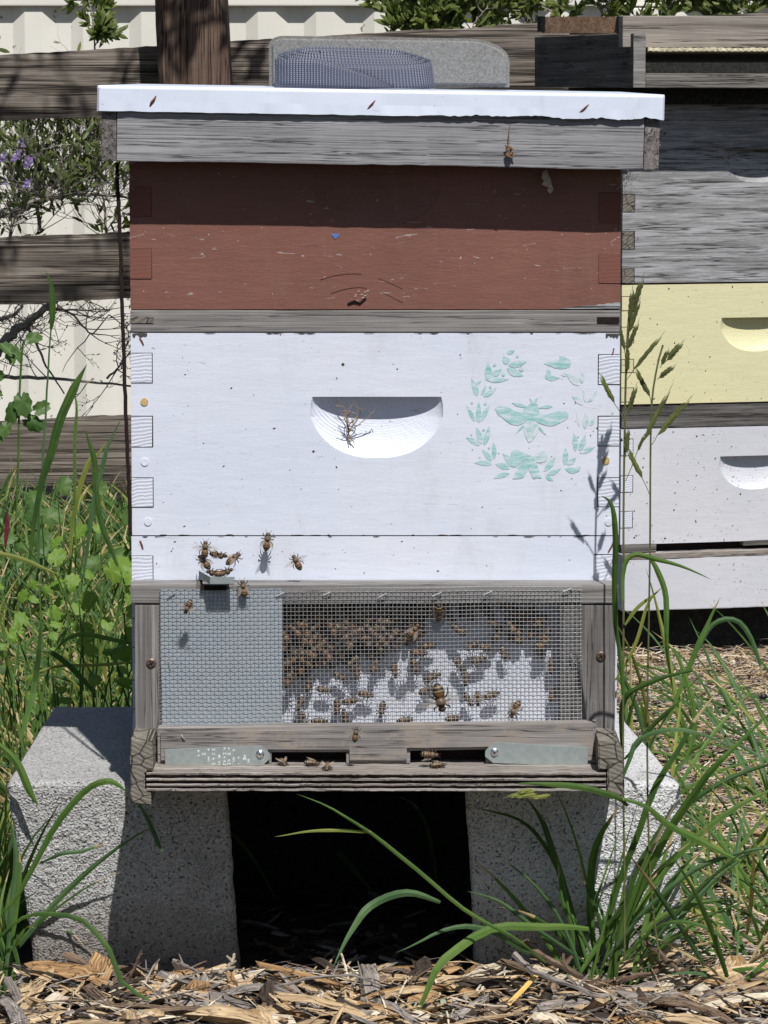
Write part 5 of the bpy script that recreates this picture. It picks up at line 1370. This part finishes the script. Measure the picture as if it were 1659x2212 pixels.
# --- shrubs behind the fence
def shrub(label, limbs, twigs, leafd, mats, Y, seed, leaf=(.018, .036), flowers=(), bare=0, tw=(.03, .1), name='shrub', dirs=(.0, 1.0), th=1.0):
    r = random.Random(seed); bmb = MB(); lf = MB(); allp = []
    for pts, w in limbs:
        c = bez([P(x, y, Y + dy) for x, y, dy in pts], 16)
        c = [p + Vector((r.uniform(-1, 1), r.uniform(-1, 1), r.uniform(-1, 1))) * w * .35 for p in c]
        bmb.tube(c, [w * (1 - .6 * i / (len(c) - 1)) for i in range(len(c))], 6); allp += [(p, w) for p in c]
    def grow(p, d, L, w, lev):
        n = 5; pts = [p]; dd = Vector(d)
        for i in range(n):
            dd = (dd + Vector((r.uniform(-1, 1), r.uniform(-1, 1), r.uniform(-.7, .9))) * .28).normalized(); pts.append(pts[-1] + dd * L / n)
        bmb.tube(pts, [w * (1 - .12 * i) for i in range(n + 1)], 3, cap=False)
        for q in pts[2:]:
            if lev > 0 and r.random() < .62:
                grow(q, (dd + Vector((r.uniform(-1, 1), r.uniform(-.8, .8), r.uniform(-.5, 1))) * .9).normalized(), L * r.uniform(.4, .7), w * .65, lev - 1)
            for _ in range(leafd):
                if r.random() < (1 - bare):
                    s = r.uniform(*leaf); ld = (dd + Vector((r.uniform(-1, 1), r.uniform(-1, 1), r.uniform(-.6, 1))) * .9).normalized()
                    mid = q + ld * s * .5
                    lf.ribbon([q, q + ld * s * .3, q + ld * s * .65, q + ld * s], s * .33, (r.uniform(-.8, .8), -1, r.uniform(-.2, 1)), lambda t: math.sin(math.pi * (t * .9 + .06)) ** .8, .12, 0, r.choice((0, 0, 0, 1)))
    for _ in range(twigs):
        p, w = r.choice(allp); d = Vector((r.uniform(-1, 1), r.uniform(-.7, .7), r.uniform(dirs[0], dirs[1]))).normalized()
        grow(p, d, r.uniform(*tw), .0016 * th, 2)
    t = thing(name, label, 'shrub', (allp[0][0].x, allp[0][0].y, ground_z(0, Y)))
    bmb.build('branches', [M['twig']], t)['kind'] = 'stuff'
    if lf.v: lf.build('leaves', mats, t)['kind'] = 'stuff'
    if flowers:
        f = MB()
        for x, y in flowers:
            c = P(x, y, Y - .05)
            for k in range(4):
                a = k * 1.57 + r.random(); d = Vector((math.cos(a), -.3, math.sin(a))); f.ribbon([c, c + d * .005, c + d * .009], .006, (0, -1, .2), lambda t: math.sin(math.pi * (t * .8 + .15)), .1)
        f.build('flowers', [M['purple']], t)['kind'] = 'stuff'
shrub('leafy grey-stemmed shrub with small purple flowers between the top and middle fence rails', [([(-40, 482, 0), (0, 464, 0), (50, 452, 0), (98, 427, 0), (120, 385, .05), (136, 353, .1), (175, 310, .1), (225, 262, .1)], .011), ([(98, 427, 0), (135, 424, 0), (175, 419, .05), (215, 423, .05), (290, 428, .05)], .006), ([(136, 353, .1), (190, 340, .1), (235, 325, .1), (280, 300, .1)], .0055),
       ([(85, 500, .15), (80, 420, .15), (75, 330, .15), (85, 255, .15)], .005), ([(20, 520, .1), (30, 440, .1), (10, 330, .1)], .004), ([(230, 520, .1), (225, 440, .1), (215, 370, .1)], .004)],
      250, 1, [M['shrubleaf'], M['shrublight']], 5.1, 11, flowers=((46, 305), (52, 312), (5, 345), (8, 336), (28, 342), (38, 338), (60, 345), (66, 342), (40, 330), (58, 357), (64, 352), (10, 395), (62, 392), (55, 400)), tw=(.05, .16), leaf=(.014, .034), bare=.8, th=.8)
shrub('bare brown twigs hanging below the middle fence rail', [([(-20, 770, 0), (20, 730, 0), (50, 700, 0), (95, 668, 0), (115, 652, 0)], .013), ([(-20, 812, .1), (30, 815, .1), (100, 817, .1), (190, 824, .1), (300, 834, .1)], .0055), ([(60, 705, .05), (80, 745, .05), (100, 790, .05), (140, 850, .05)], .004), ([(95, 668, 0), (150, 675, 0), (180, 705, 0), (200, 720, 0), (235, 680, 0)], .003), ([(95, 668, 0), (170, 670, 0), (235, 668, 0)], .003), ([(230, 818, .1), (260, 790, .1), (290, 745, .1)], .003), ([(0, 690, 0), (30, 680, 0), (50, 660, 0)], .006)],
      58, 1, [M['twig'], M['shrubleaf']], 5.0, 13, leaf=(.005, .010), bare=.75, tw=(.05, .14), dirs=(-.8, .7))
shrub('single leafy shoot standing before the container above the top rail at left', [([(205, 110, 0), (203, 70, 0), (197, 30, 0), (190, -10, 0)], .0022)], 10, 2, [M['shrublight'], M['shrubleaf']], 5.3, 17, leaf=(.02, .034), bare=.3, tw=(.02, .05))
shrub('green leafy shrub sprigs before the container above the concrete weight', [([(835, 90, 0), (850, 40, 0), (830, -20, 0)], .003), ([(930, 90, 0), (905, 40, 0), (915, -20, 0)], .003), ([(985, 90, 0), (980, 50, 0), (1000, -10, 0)], .003), ([(860, 90, 0), (880, 50, 0), (870, 10, 0)], .003), ([(1010, 90, 0), (1025, 50, 0), (1050, 20, 0)], .002)],
      34, 2, [M['shrublight'], M['shrubleaf']], 5.2, 19, leaf=(.022, .042), bare=.2, tw=(.03, .07))
shrub('green leafy shrub rising behind the fence above the right hive stack', [([(1120, 90, 0), (1135, 40, 0), (1110, -20, 0)], .004), ([(1200, 90, 0), (1190, 30, 0), (1215, -20, 0)], .004), ([(1290, 90, 0), (1300, 30, 0), (1280, -20, 0)], .004), ([(1390, 90, 0), (1380, 40, 0), (1410, -20, 0)], .004), ([(1450, 90, 0), (1440, 30, 0), (1470, -20, 0)], .004), ([(1540, 90, 0), (1550, 30, 0), (1530, -20, 0)], .004), ([(1610, 90, 0), (1620, 30, 0), (1640, -20, 0)], .004), ([(1500, 60, 0), (1580, 10, 0), (1670, -10, 0)], .004)],
      90, 1, [M['shrublight'], M['shrubleaf']], 5.3, 23, leaf=(.02, .042), bare=.25, tw=(.03, .09))
# tree whose overhanging twigs dapple the fence (it stands left of the view)
def tree():
    r = random.Random(31); t = thing('tree', 'tree whose overhanging branches throw dappled shade onto the wooden fence', 'tree', (-2.6, 3.4, ground_z(0, 3.4))); mb = MB(); lf = MB()
    gz = ground_z(0, 3.4)
    mb.tube(bez([(-2.6, 3.4, gz), (-2.55, 3.4, .9), (-2.4, 3.45, 1.7), (-2.0, 3.5, 2.3)], 12), [.09 - .004 * i for i in range(13)], 9); mb.build('trunk', [M['twig']], t)
    b = MB()
    for k in range(9):
        z0 = 2.05 + .1 * k; lim = bez([(-2.1, 3.45, 2.1), (-1.5, 3.5 + r.uniform(-.2, .2), z0), (-.9, 3.6 + r.uniform(-.1, .2), z0 + r.uniform(-.25, .05)), (-.15, 3.75 + r.uniform(-.2, .1), z0 + r.uniform(-.4, -.1))], 24)
        b.tube(lim, [.016 * (1 - i / 26) + .003 for i in range(len(lim))], 6)
        for i in range(40):
            p = r.choice(lim[6:]); d = Vector((r.uniform(-.5, 1), r.uniform(-.6, .6), r.uniform(-1, .7))).normalized(); L = r.uniform(.08, .3); e = p + d * L
            b.tube([p, (p + e) / 2 + Vector((0, 0, .02)), e], [.004, .003, .0015], 4)
            for j in range(5):
                q = p + (e - p) * r.random(); ld = Vector((r.uniform(-1, 1), r.uniform(-1, 1), r.uniform(-1, .6))).normalized(); s = r.uniform(.03, .06)
                lf.ribbon([q, q + ld * s * .5, q + ld * s], s * .35, (0, -1, .4), lambda u: math.sin(math.pi * (u * .9 + .06)), .1)
    b.tube(bez([(-2.1, 3.45, 1.9), (-1.3, 3.7, 1.72), (-.75, 3.75, 1.86), (-.60, 3.72, 2.2)], 18), .026, 7)
    b.build('branches', [M['twig']], t)['kind'] = 'stuff'; lf.build('leaves', [M['shrubleaf']], t)['kind'] = 'stuff'
tree()

# --- brome stalks on the right with drooping seed heads
def spikelet(mb, a, b, w, mi=0):
    """seed spikelet from a to b as overlapping scales"""
    a, b = Vector(a), Vector(b); d = b - a; n = 7
    mb.ribbon([a + d * q / 8 for q in range(9)], w, (0, -1, .2), lambda q: (math.sin(math.pi * min(1, q * 1.05) ** .8) * .8 + .05), .3, 0, mi)
    for i in range(n):
        q = i / n; p = a + d * q * .75; s = (-1) ** i; sd = d.cross(Vector((0, -1, .2))).normalized() * s
        mb.ribbon([p, p + d * .18 + sd * w * .35, p + d * .42 + sd * w * (.42 - .2 * q)], w * .5, (0, -1, .2), lambda t: math.sin(math.pi * (t * .85 + .1)), .3, 0, mi)
    mb.ribbon([b - d * .1, b + d * .12, b + d * .28], w * .12, (0, -1, .2), None, .1, 0, mi)
def stalk(label, stem, Y, heads, w=.0011):
    t = thing('seed_grass', label, 'grass stalk', (P(stem[0][0], stem[0][1], Y).x, Y, ground_z(0, Y)))
    s = MB(); s.tube(bez([P(x, y, Y) for x, y in stem], 24), w, 6)
    h = MB()
    for x0, y0, x1, y1, x2, y2, ww in heads:
        s.tube([P(x0, y0, Y), P((x0 + x1) / 2 + 1, (y0 + y1) / 2, Y), P(x1, y1, Y)], .0004, 4); spikelet(h, P(x1, y1, Y - .002), P(x2, y2, Y - .004), ww * .82)
    s.build('stem', [M['stem']], t); h.build('seed_head', [M['seed']], t)
M['stem'] = plain('grass stem', (.10, .11, .04), .6, .35, 60, bmp=0)
cx5 = lambda u: 1294 + .345 * u
cy5 = lambda v: 564 + .345 * v
H5 = lambda *a: [(cx5(q[0]), cy5(q[1]), cx5(q[2]), cy5(q[3]), cx5(q[4]), cy5(q[5]), q[6]) for q in a]
stalk('tall grass stalk with many drooping seed heads rising along the right edge of the hive', [(1349, 2075), (1349, 1900), (1346, 1650), (1347, 1300), (1347, 1100), (1350, 900), (1353, 780), (1358, 690), (1366, 640)], -.078,
      H5((185, 450, 192, 380, 208, 190, .0048), (195, 400, 205, 330, 268, 120, .0055), (180, 520, 188, 445, 250, 260, .0042), (178, 600, 180, 550, 240, 395, .0042), (165, 640, 160, 560, 130, 420, .0038), (168, 720, 175, 690, 178, 560, .0046), (175, 740, 215, 680, 380, 480, .0040), (160, 1010, 185, 940, 230, 790, .0046), (150, 980, 95, 890, 10, 720, .0046), (160, 1240, 168, 1200, 178, 1060, .0055), (150, 1120, 140, 1130, 138, 1110, .002)), .0009)
stalk('second grass stalk with drooping seed heads in front of the right white box', [(1425, 2075), (1405, 1900), (1398, 1600), (1404, 1200), (1405, 1000), (1408, 870), (1420, 790), (1432, 745)], -.06,
      H5((380, 670, 390, 650, 430, 560, .004), (400, 640, 425, 620, 515, 515, .0058), (365, 740, 375, 730, 465, 660, .0048), (325, 890, 318, 850, 230, 680, .0046), (328, 1060, 275, 1130, 430, 830, .0046), (330, 1150, 365, 1090, 550, 880, .0056), (318, 1465, 270, 1360, 180, 1180, .0048), (165, 1380, 240, 1190, 285, 1090, .003)), .0008)

# --- the big clump at the foot of the pale block
def clump():
    t = thing('grass_clump', 'large clump of long green blades at the foot of the pale cinder block', 'grass clump', (P(1290, 2090, -.03).x, -.03, ground_z(0, 0))); mb = MB(); r = random.Random(41)
    Bx, By = 1300, 2095
    D = [  # hand-placed blades: (points, width, material)
        ([(1320, 2080, -.04), (1370, 1950, -.05), (1450, 1790, -.07), (1560, 1640, -.1), (1680, 1525, -.1)], .0088, 1),
        ([(1330, 2070, -.03), (1400, 1930, -.02), (1480, 1830, -.02), (1600, 1740, -.02), (1700, 1690, -.02)], .0080, 1),
        ([(1290, 2080, -.02), (1320, 1960, -.02), (1400, 1740, -.03), (1480, 1590, -.03), (1560, 1480, -.03)], .0072, 0),
        ([(1310, 2070, -.05), (1400, 1960, -.06), (1500, 1880, -.06), (1600, 1840, -.06), (1700, 1830, -.06)], .0062, 2),
        ([(1355, 1740, -.09), (1330, 1720, -.10), (1250, 1700, -.11), (1180, 1695, -.12), (1110, 1690, -.12)], .0068, 0),
        ([(1600, 1860, -.06), (1520, 1820, -.07), (1440, 1780, -.08), (1390, 1740, -.09), (1300, 1715, -.1)], .0072, 1),
        ([(1180, 2080, -.10), (1100, 2020, -.12), (1000, 1965, -.13), (900, 1880, -.14), (800, 1800, -.15), (720, 1750, -.16), (640, 1715, -.16)], .0042, 1),
        ([(950, 1952, -.13), (880, 1930, -.14), (800, 1955, -.16), (760, 2010, -.17), (720, 2090, -.18)], .0080, 2),
        ([(1270, 2005, -.06), (1180, 2000, -.08), (1060, 2010, -.1), (960, 2070, -.13), (920, 2150, -.14), (880, 2240, -.14)], .0095, 1),
        ([(1230, 2080, -.05), (1150, 2060, -.07), (1050, 2010, -.1), (960, 2010, -.11), (850, 2060, -.12)], .0058, 2),
        ([(800, 1800, -.15), (740, 1796, -.15), (690, 1798, -.15), (590, 1808, -.15)], .0036, 3),
        ([(1290, 2080, -.02), (1240, 1980, -.01), (1190, 1850, -.01), (1120, 1770, -.01), (1020, 1740, -.01)], .0050, 0),
        ([(1270, 2090, -.02), (1230, 1950, -.01), (1180, 1800, -.02), (1140, 1720, -.03)], .0075, 0),
        ([(1290, 2080, -.01), (1275, 1950, -.01), (1290, 1820, -.02), (1340, 1740, -.03)], .0085, 0),
        ([(1270, 2085, -.03), (1180, 2020, -.04), (1080, 1950, -.04), (1010, 1925, -.04)], .0050, 2),
        ([(1240, 2080, -.03), (1235, 2000, -.03), (1218, 1950, -.03), (1205, 1865, -.03)], .0048, 1),
        ([(1340, 2080, -.03), (1420, 1990, -.03), (1500, 1950, -.03), (1590, 1945, -.03)], .0062, 1),
        ([(1330, 2075, -.04), (1450, 1990, -.06), (1560, 2020, -.07), (1585, 2080, -.08)], .0045, 0),
        ([(1338, 1625, -.05), (1342, 1540, -.07), (1370, 1490, -.08), (1440, 1460, -.09), (1560, 1445, -.1)], .0060, 0),
        ([(1345, 1640, -.06), (1400, 1580, -.07), (1450, 1530, -.08), (1480, 1505, -.08)], .0050, 0),
        ([(1340, 1700, -.09), (1360, 1640, -.09), (1380, 1600, -.09), (1450, 1575, -.1), (1530, 1590, -.1), (1640, 1640, -.1)], .0056, 2),
        ([(1480, 1640, 0), (1500, 1560, 0), (1470, 1440, 0), (1440, 1390, 0)], .0060, 1),
        ([(1347, 1500, -.10), (1332, 1350, -.10), (1328, 1230, -.11), (1330, 1130, -.12), (1318, 1085, -.12), (1296, 1070, -.12)], .0065, 0),
        ([(1345, 1300, -.12), (1350, 1220, -.12), (1372, 1196, -.12), (1410, 1202, -.12), (1470, 1222, -.12), (1540, 1255, -.12)], .0056, 1),
        ([(1404, 1205, -.06), (1420, 1230, -.06), (1440, 1290, -.06), (1440, 1400, -.06), (1455, 1500, -.04)], .0062, 1),
        ([(1350, 1350, -.05), (1380, 1310, -.05), (1430, 1268, -.05)], .0042, 3),
        ([(1330, 1470, .0), (1370, 1400, .0), (1400, 1310, .0), (1430, 1270, 0)], .0040, 3),
        ([(1500, 1420, .3), (1540, 1350, .3), (1600, 1345, .3), (1640, 1420, .3), (1655, 1500, .3)], .006, 2),
        ([(1440, 1560, .2), (1490, 1440, .2), (1520, 1370, .2), (1560, 1290, .2)], .0065, 1),
    ]
    for pp, w, mi in D: hero(mb, pp, w, mi, n=18, ph=r.uniform(-.4, .4), prof=lambda q: min(1, .5 + q * 1.8) * min(1, (1 - q) * 2.4) ** .75)
    for _ in range(36):
        x = P(r.uniform(1225, 1370), 2090, -.02).x; y = r.uniform(-.05, .0)
        az = r.choice((r.uniform(-40, 50), r.uniform(-30, 30), r.uniform(130, 220)))
        mb.ribbon(blade_pts((x, y, -.034), az, r.uniform(.07, .20), r.uniform(3, 42), r.uniform(0, 60), 10), r.uniform(.002, .0045), (0, -1, .3), None, .2, r.uniform(-.8, .8), r.choice((0, 0, 1, 1, 2)))
    mb.build('blades', GR, t)['kind'] = 'stuff'
    s = MB(); 
    for a, b in (((1100, 1721), (1158, 1708)), ((1112, 1722), (1160, 1716)), ((1150, 1724), (1190, 1718)), ((1120, 1712), (1150, 1706))): spikelet(s, P(b[0], b[1], -.12), P(a[0], a[1], -.125), .0032)
    s.build('seed_head', [GR[3]], t)
MB.tipdry = True
clump()
MB.tipdry = False
# --- the arching blade on the left block
def leftclump():
    t = thing('grass_clump', 'grass clump at the left edge whose arching blade crosses the left cinder block', 'grass clump', (P(0, 2080, -.06).x, -.06, ground_z(0, 0))); mb = MB(); r = random.Random(51)
    for pp, w, mi in (([(-10, 1990, -.06), (40, 1930, -.07), (110, 1800, -.08), (180, 1715, -.09), (230, 1690, -.1), (258, 1698, -.1), (272, 1712, -.1)], .0072, 1),
                      ([(85, 1865, -.07), (130, 1845, -.08), (180, 1840, -.08), (235, 1820, -.08)], .0042, 2),
                      ([(-10, 2035, -.06), (50, 1985, -.07), (110, 1975, -.08), (180, 1990, -.09), (235, 2050, -.1), (262, 2120, -.11), (330, 2170, -.12), (420, 2210, -.12)], .0058, 0),
                      ([(-10, 1600, 0), (30, 1640, 0), (60, 1700, -.0), (85, 1740, 0)], .009, 1),
                      ([(10, 2200, -.05), (20, 2000, -.05), (35, 1860, -.05), (20, 1760, -.05)], .006, 2), ([(0, 2150, -.04), (30, 2000, -.04), (42, 1900, -.04), (40, 1830, -.04)], .005, 1),
                      ([(298, 1735, -.02), (320, 1770, -.03), (340, 1820, -.05), (350, 1840, -.06)], .005, 2)):
        hero(mb, pp, w, mi, n=20, ph=r.uniform(-.3, .3), prof=lambda q: min(1, .45 + q * 1.5) * min(1, (1 - q) * 3) ** .75)
    for _ in range(40):
        x = P(r.uniform(-60, 30), 2090, -.05).x; y = r.uniform(-.12, .03)
        mb.ribbon(blade_pts((x, y, -.038), r.uniform(60, 200), r.uniform(.06, .19), r.uniform(2, 25), r.uniform(0, 60), 10), r.uniform(.002, .0045), (0, -1, .3), None, .2, r.uniform(-.8, .8), r.choice((0, 1, 1, 2, 3)))
    mb.build('blades', GR, t)['kind'] = 'stuff'
MB.tipdry = True
leftclump()
MB.tipdry = False

# ================================================================ wood chip mulch
def chip(mb, c, d, up, L, w, h, mi, r, frag=.35, n=5, bend=0):
    """a splintered shard centred at c along d"""
    d = Vector(d).normalized(); up = Vector(up); up = (up - d * up.dot(d)).normalized(); sd = d.cross(up); s = r.choice((4, 5, 6)); vs = []; uv = []
    ang = [2 * math.pi * k / s + r.uniform(-.3, .3) for k in range(s)]; u0 = r.random() * 20; off = [r.uniform(.75, 1.15) for _ in range(s)]
    endo = [[r.uniform(-frag, frag) * min(w * 1.5, L * .35) for _ in range(s)] for _ in (0, 1)]
    tp = (r.uniform(.35, 1), r.uniform(.35, 1))
    for i in range(n):
        q = i / (n - 1); k_ = 1 if 0 < i < n - 1 else tp[0 if i == 0 else 1]
        k_ *= r.uniform(.88, 1.1); cc = Vector(c) + d * L * (q - .5) + up * bend * L * math.sin(math.pi * q) + sd * r.uniform(-.05, .05) * w
        for k in range(s):
            e = endo[0][k] if i == 0 else (endo[1][k] if i == n - 1 else 0)
            vs.append(cc + d * e + (sd * math.cos(ang[k]) * w * .5 + up * math.sin(ang[k]) * h * .5) * k_ * off[k]); uv.append((u0 + ang[k] / 6.28 * (w + h), u0 + q * L + e))
    fs = [(i * s + k, i * s + (k + 1) % s, (i + 1) * s + (k + 1) % s, (i + 1) * s + k) for i in range(n - 1) for k in range(s)]
    fs += [tuple(range(s - 1, -1, -1)), tuple((n - 1) * s + k for k in range(s))]
    mb.add(vs, fs, mi, uv)
def mulch():
    r = random.Random(61); mb = MB()
    MATS = (0, 0, 0, 1, 2, 2, 3, 3, 4, 4, 5)
    def lay(n, fx, fy, L, w, zl, mats=MATS, tilt=.35):
        for _ in range(n):
            y = fy(); x = fx(y); l = r.uniform(*L) * r.uniform(.5, 1); ww = min(r.uniform(*w), l * .6); a = r.uniform(0, 6.28)
            d = Vector((math.cos(a), math.sin(a) * .8, r.uniform(-tilt, tilt)))
            chip(mb, (x, y, ground_z(x, y) + r.uniform(*zl)), d, (r.uniform(-.5, .5), r.uniform(-.6, .3), 1), l, ww, ww * r.uniform(.25, .7), r.choice(mats), r, bend=r.uniform(-.1, .1))
    ux = lambda lo, hi: (lambda y: (r.uniform(lo, hi) - 829.5) * (y - CAMY) / F)
    lay(560, ux(-60, 1720), lambda: r.uniform(-.22, .012), (.02, .13), (.005, .021), (-.006, .014))
    lay(950, ux(-60, 1720), lambda: r.uniform(-.2, .012), (.012, .09), (.0007, .0028), (0, .020), (0, 0, 2, 3, 3, 5, 4), .4)
    lay(500, ux(-60, 1720), lambda: r.uniform(-.2, .01), (.006, .02), (.002, .008), (0, .018), MATS, .5)
    lay(160, ux(500, 1010), lambda: r.uniform(.0, .35), (.02, .06), (.003, .01), (-.002, .01), (2, 3, 4, 4))
    lay(1700, ux(1330, 1760), lambda: r.uniform(.0, 2.4), (.015, .06), (.003, .010), (-.003, .012), (0, 0, 0, 1, 2, 3, 3, 5))
    lay(4200, ux(1330, 1760), lambda: r.uniform(.0, 2.4), (.02, .10), (.0009, .003), (0, .02), (0, 0, 3, 5, 5, 2), .25)
    lay(700, ux(-80, 300), lambda: r.uniform(.42, 2.4), (.015, .05), (.002, .008), (-.002, .01), (0, 2, 2, 3, 4, 4))
    tag(mb.build('wood_chip_mulch', CH), 'brown and tan shredded wood chip mulch covering the ground round the hives', 'mulch', kind='stuff')
mulch()
def piece(name, label, a, b, w, h, mi, seed, cat='wood chip', up=(0, -.4, 1), n=9, bend=0, frag=.35):
    r = random.Random(seed); a, b = P(*a), P(*b); mb = MB(); chip(mb, (a + b) / 2, b - a, up, (b - a).length, w, h, 0, r, frag, n, bend)
    tag(mb.build(name, [CH[mi]]), label, cat)
def twig(label, pts, w, mi, seed, side=3, name='twig'):
    r = random.Random(seed); c = bez([P(*p) for p in pts], 18); mb = MB()
    c = [p + Vector((r.uniform(-1, 1), 0, r.uniform(-1, 1))) * w * .4 for p in c]
    mb.tube(c, [w * (1 - .5 * i / (len(c) - 1)) for i in range(len(c))], 6)
    for k in range(side):
        p = r.choice(c[4:-2]); mb.tube([p, p + Vector((r.uniform(-.012, .012), r.uniform(-.004, .004), r.uniform(.002, .014)))], [w * .6, w * .3], 4)
    tag(mb.build(name, [CH[mi]]), label, 'twig')
piece('wood_chip', 'thick orange brown wood chip lying before the left corner of the left block', (55, 2088, -.03), (205, 2105, -.04), .022, .017, 1, 1)
piece('wood_chip', 'upright tan wood chip with a pale knot leaning on the left block', (192, 2170, -.05), (222, 2070, -.02), .026, .010, 1, 2, up=(0, -1, .3), bend=.02)
piece('wood_chip', 'grey brown bark stick at the far left of the mulch', (15, 2110, -.07), (62, 2190, -.09), .010, .009, 3, 3)
piece('wood_chip', 'long pale split stick lying across the front of the left block shadow', (345, 2165, -.06), (560, 2100, -.03), .010, .008, 5, 4, frag=.6)
piece('wood_chip', 'second long tan split stick below the pale one', (330, 2190, -.08), (545, 2120, -.05), .011, .009, 0, 5, frag=.6)
piece('wood_chip', 'short square tan chip in the middle of the left mulch', (425, 2120, -.08), (430, 2165, -.08), .020, .014, 1, 6, up=(0, -1, .2))
piece('wood_chip', 'flat pale chip beneath the dark opening', (630, 2135, -.04), (770, 2165, -.06), .030, .015, 5, 7)
piece('wood_chip', 'large weathered white grey wood piece at the bottom centre', (455, 2155, -.10), (640, 2240, -.12), .024, .018, 3, 8, frag=.5)
piece('wood_chip', 'long flat grey tan stick along the foot of the pale block', (880, 2118, -.02), (1145, 2122, -.015), .010, .008, 0, 9, frag=.7)
piece('wood_chip', 'pale rough chunk standing right of the grass clump', (1395, 2165, -.06), (1490, 2105, -.03), .022, .016, 5, 10, frag=.6)
piece('wood_chip', 'silvery white wood piece lying at the lower right', (1280, 2190, -.10), (1420, 2165, -.08), .020, .014, 3, 11)
piece('wood_chip', 'pale tan stick slanting up beside the grass clump on the right', (1330, 2090, -.03), (1465, 2045, -.01), .014, .009, 0, 12, frag=.6)
piece('wood_chip', 'frayed grey brown wood piece filling the lower right corner', (1400, 2165, -.10), (1640, 2220, -.12), .028, .016, 3, 13, frag=1.0)
piece('wood_chip', 'reddish brown chip under the yellow straw', (840, 2170, -.09), (935, 2155, -.08), .018, .010, 1, 14)
piece('wood_chip', 'long thin tan slat below the pale block', (1010, 2172, -.07), (1270, 2150, -.05), .010, .006, 0, 15, frag=.8)
piece('yellow_straw', 'bright yellow straw slanting over the mulch before the pale block', (1048, 2222, -.13), (1168, 2098, -.09), .0055, .004, 6 if len(CH) > 6 else 5, 16, cat='straw', frag=.1, n=7)
bpy.data.objects['yellow_straw'].data.materials[0] = plain('yellow straw', (.62, .42, .12), .55, .15, 60)
twig('long bare grey twig running down right over the mulch', [(1112, 2062, -.09), (1150, 2095, -.10), (1250, 2135, -.11), (1350, 2175, -.12), (1440, 2212, -.13)], .0032, 3, 1)
twig('thin grey twig curving over the mulch under the dark opening', [(520, 2150, -.07), (600, 2130, -.08), (680, 2112, -.08), (760, 2108, -.08), (850, 2135, -.08)], .0018, 3, 2)
twig('brown upright twig before the shaded left block', [(258, 2155, -.05), (275, 2120, -.05), (306, 2058, -.05)], .0022, 2, 3)
twig('pale forked root tip sticking up near the right corner of the left block', [(460, 2092, -.04), (480, 2098, -.04), (500, 2080, -.04), (505, 2060, -.04)], .0024, 5, 4)
twig('whitish bare twig lying before the shaded part of the left block', [(372, 2075, -.03), (400, 2085, -.03), (430, 2102, -.03), (450, 2120, -.03)], .0018, 3, 5)
twig('dark curved root arching through the grass clump', [(1130, 2035, -.07), (1170, 2068, -.07), (1230, 2095, -.07), (1270, 2130, -.07), (1300, 2165, -.07)], .0042, 2, 6)
twig('dark brown twig leaning on the tan stick beside the grass clump', [(1270, 2130, -.05), (1350, 2115, -.05), (1420, 2095, -.04), (1480, 2068, -.03)], .0032, 2, 7)
twig('brown twig slanting down at the right edge of the mulch', [(1395, 2035, -.04), (1450, 2080, -.05), (1490, 2130, -.06)], .003, 2, 8)
twig('pale straw lying level at the bottom left corner', [(-10, 2196, -.10), (60, 2190, -.10), (140, 2186, -.10)], .0022, 5, 9, 0, 'dry_straw')
def lichen():
    r = random.Random(4); mb = MB(); ms = [CH[1], plain('pale lichen', (.42, .52, .38), .9, .4, 200)]
    a, b = P(895, 2165, -.10), P(990, 2205, -.11); chip(mb, (a + b) / 2, b - a, (0, -.8, 1), .05, .028, .006, 0, r)
    for i in range(16):
        c = (a + b) / 2 + Vector((r.uniform(-.02, .02), -.006, r.uniform(-.010, .012))); mb.add([c + Vector((.003 * math.cos(k) * r.uniform(.6, 1.3), -.001 * i * .1, .003 * math.sin(k) * r.uniform(.6, 1.3))) for k in (0, 1, 2, 3, 4, 5)], [(0, 1, 2, 3, 4, 5)], 1)
    tag(mb.build('lichen_bark', ms), 'bark flake with pale green lichen left of the yellow straw', 'bark')
lichen()
def fly():
    mb = MB(); c = P(1626 , 2262 * .6636 * 1.0 + 0 , -.1); 
    c = P(1481 + 0, 1512, -.08); c = P(1484, 1514, -.1)
    c = P((2000 + 1335 * .3617) * .6636, (2000 + 735 * .3617) * .6636, -.1)
    mb.tube([c + Vector((-.003, -.003, -.001)), c + Vector((-.001, -.004, 0)), c + Vector((.001, -.004, 0)), c + Vector((.003, -.003, .001))], [.0008, .0022, .0022, .0012], 8)
    for k in range(6): mb.tube([c + Vector((0, -.003, 0)), c + Vector((.004 * math.cos(k * 1.05), -.001, .004 * math.sin(k * 1.05)))], .0003, 3)
    tag(mb.build('fly', [plain('black fly', (.015, .015, .02), .3)], smooth=True), 'small black fly on a broad grass blade at the right edge', 'fly')
fly()
for o in SC.objects:      # builder bookkeeping is not part of the scene
    if 'o' in o: del o['o']
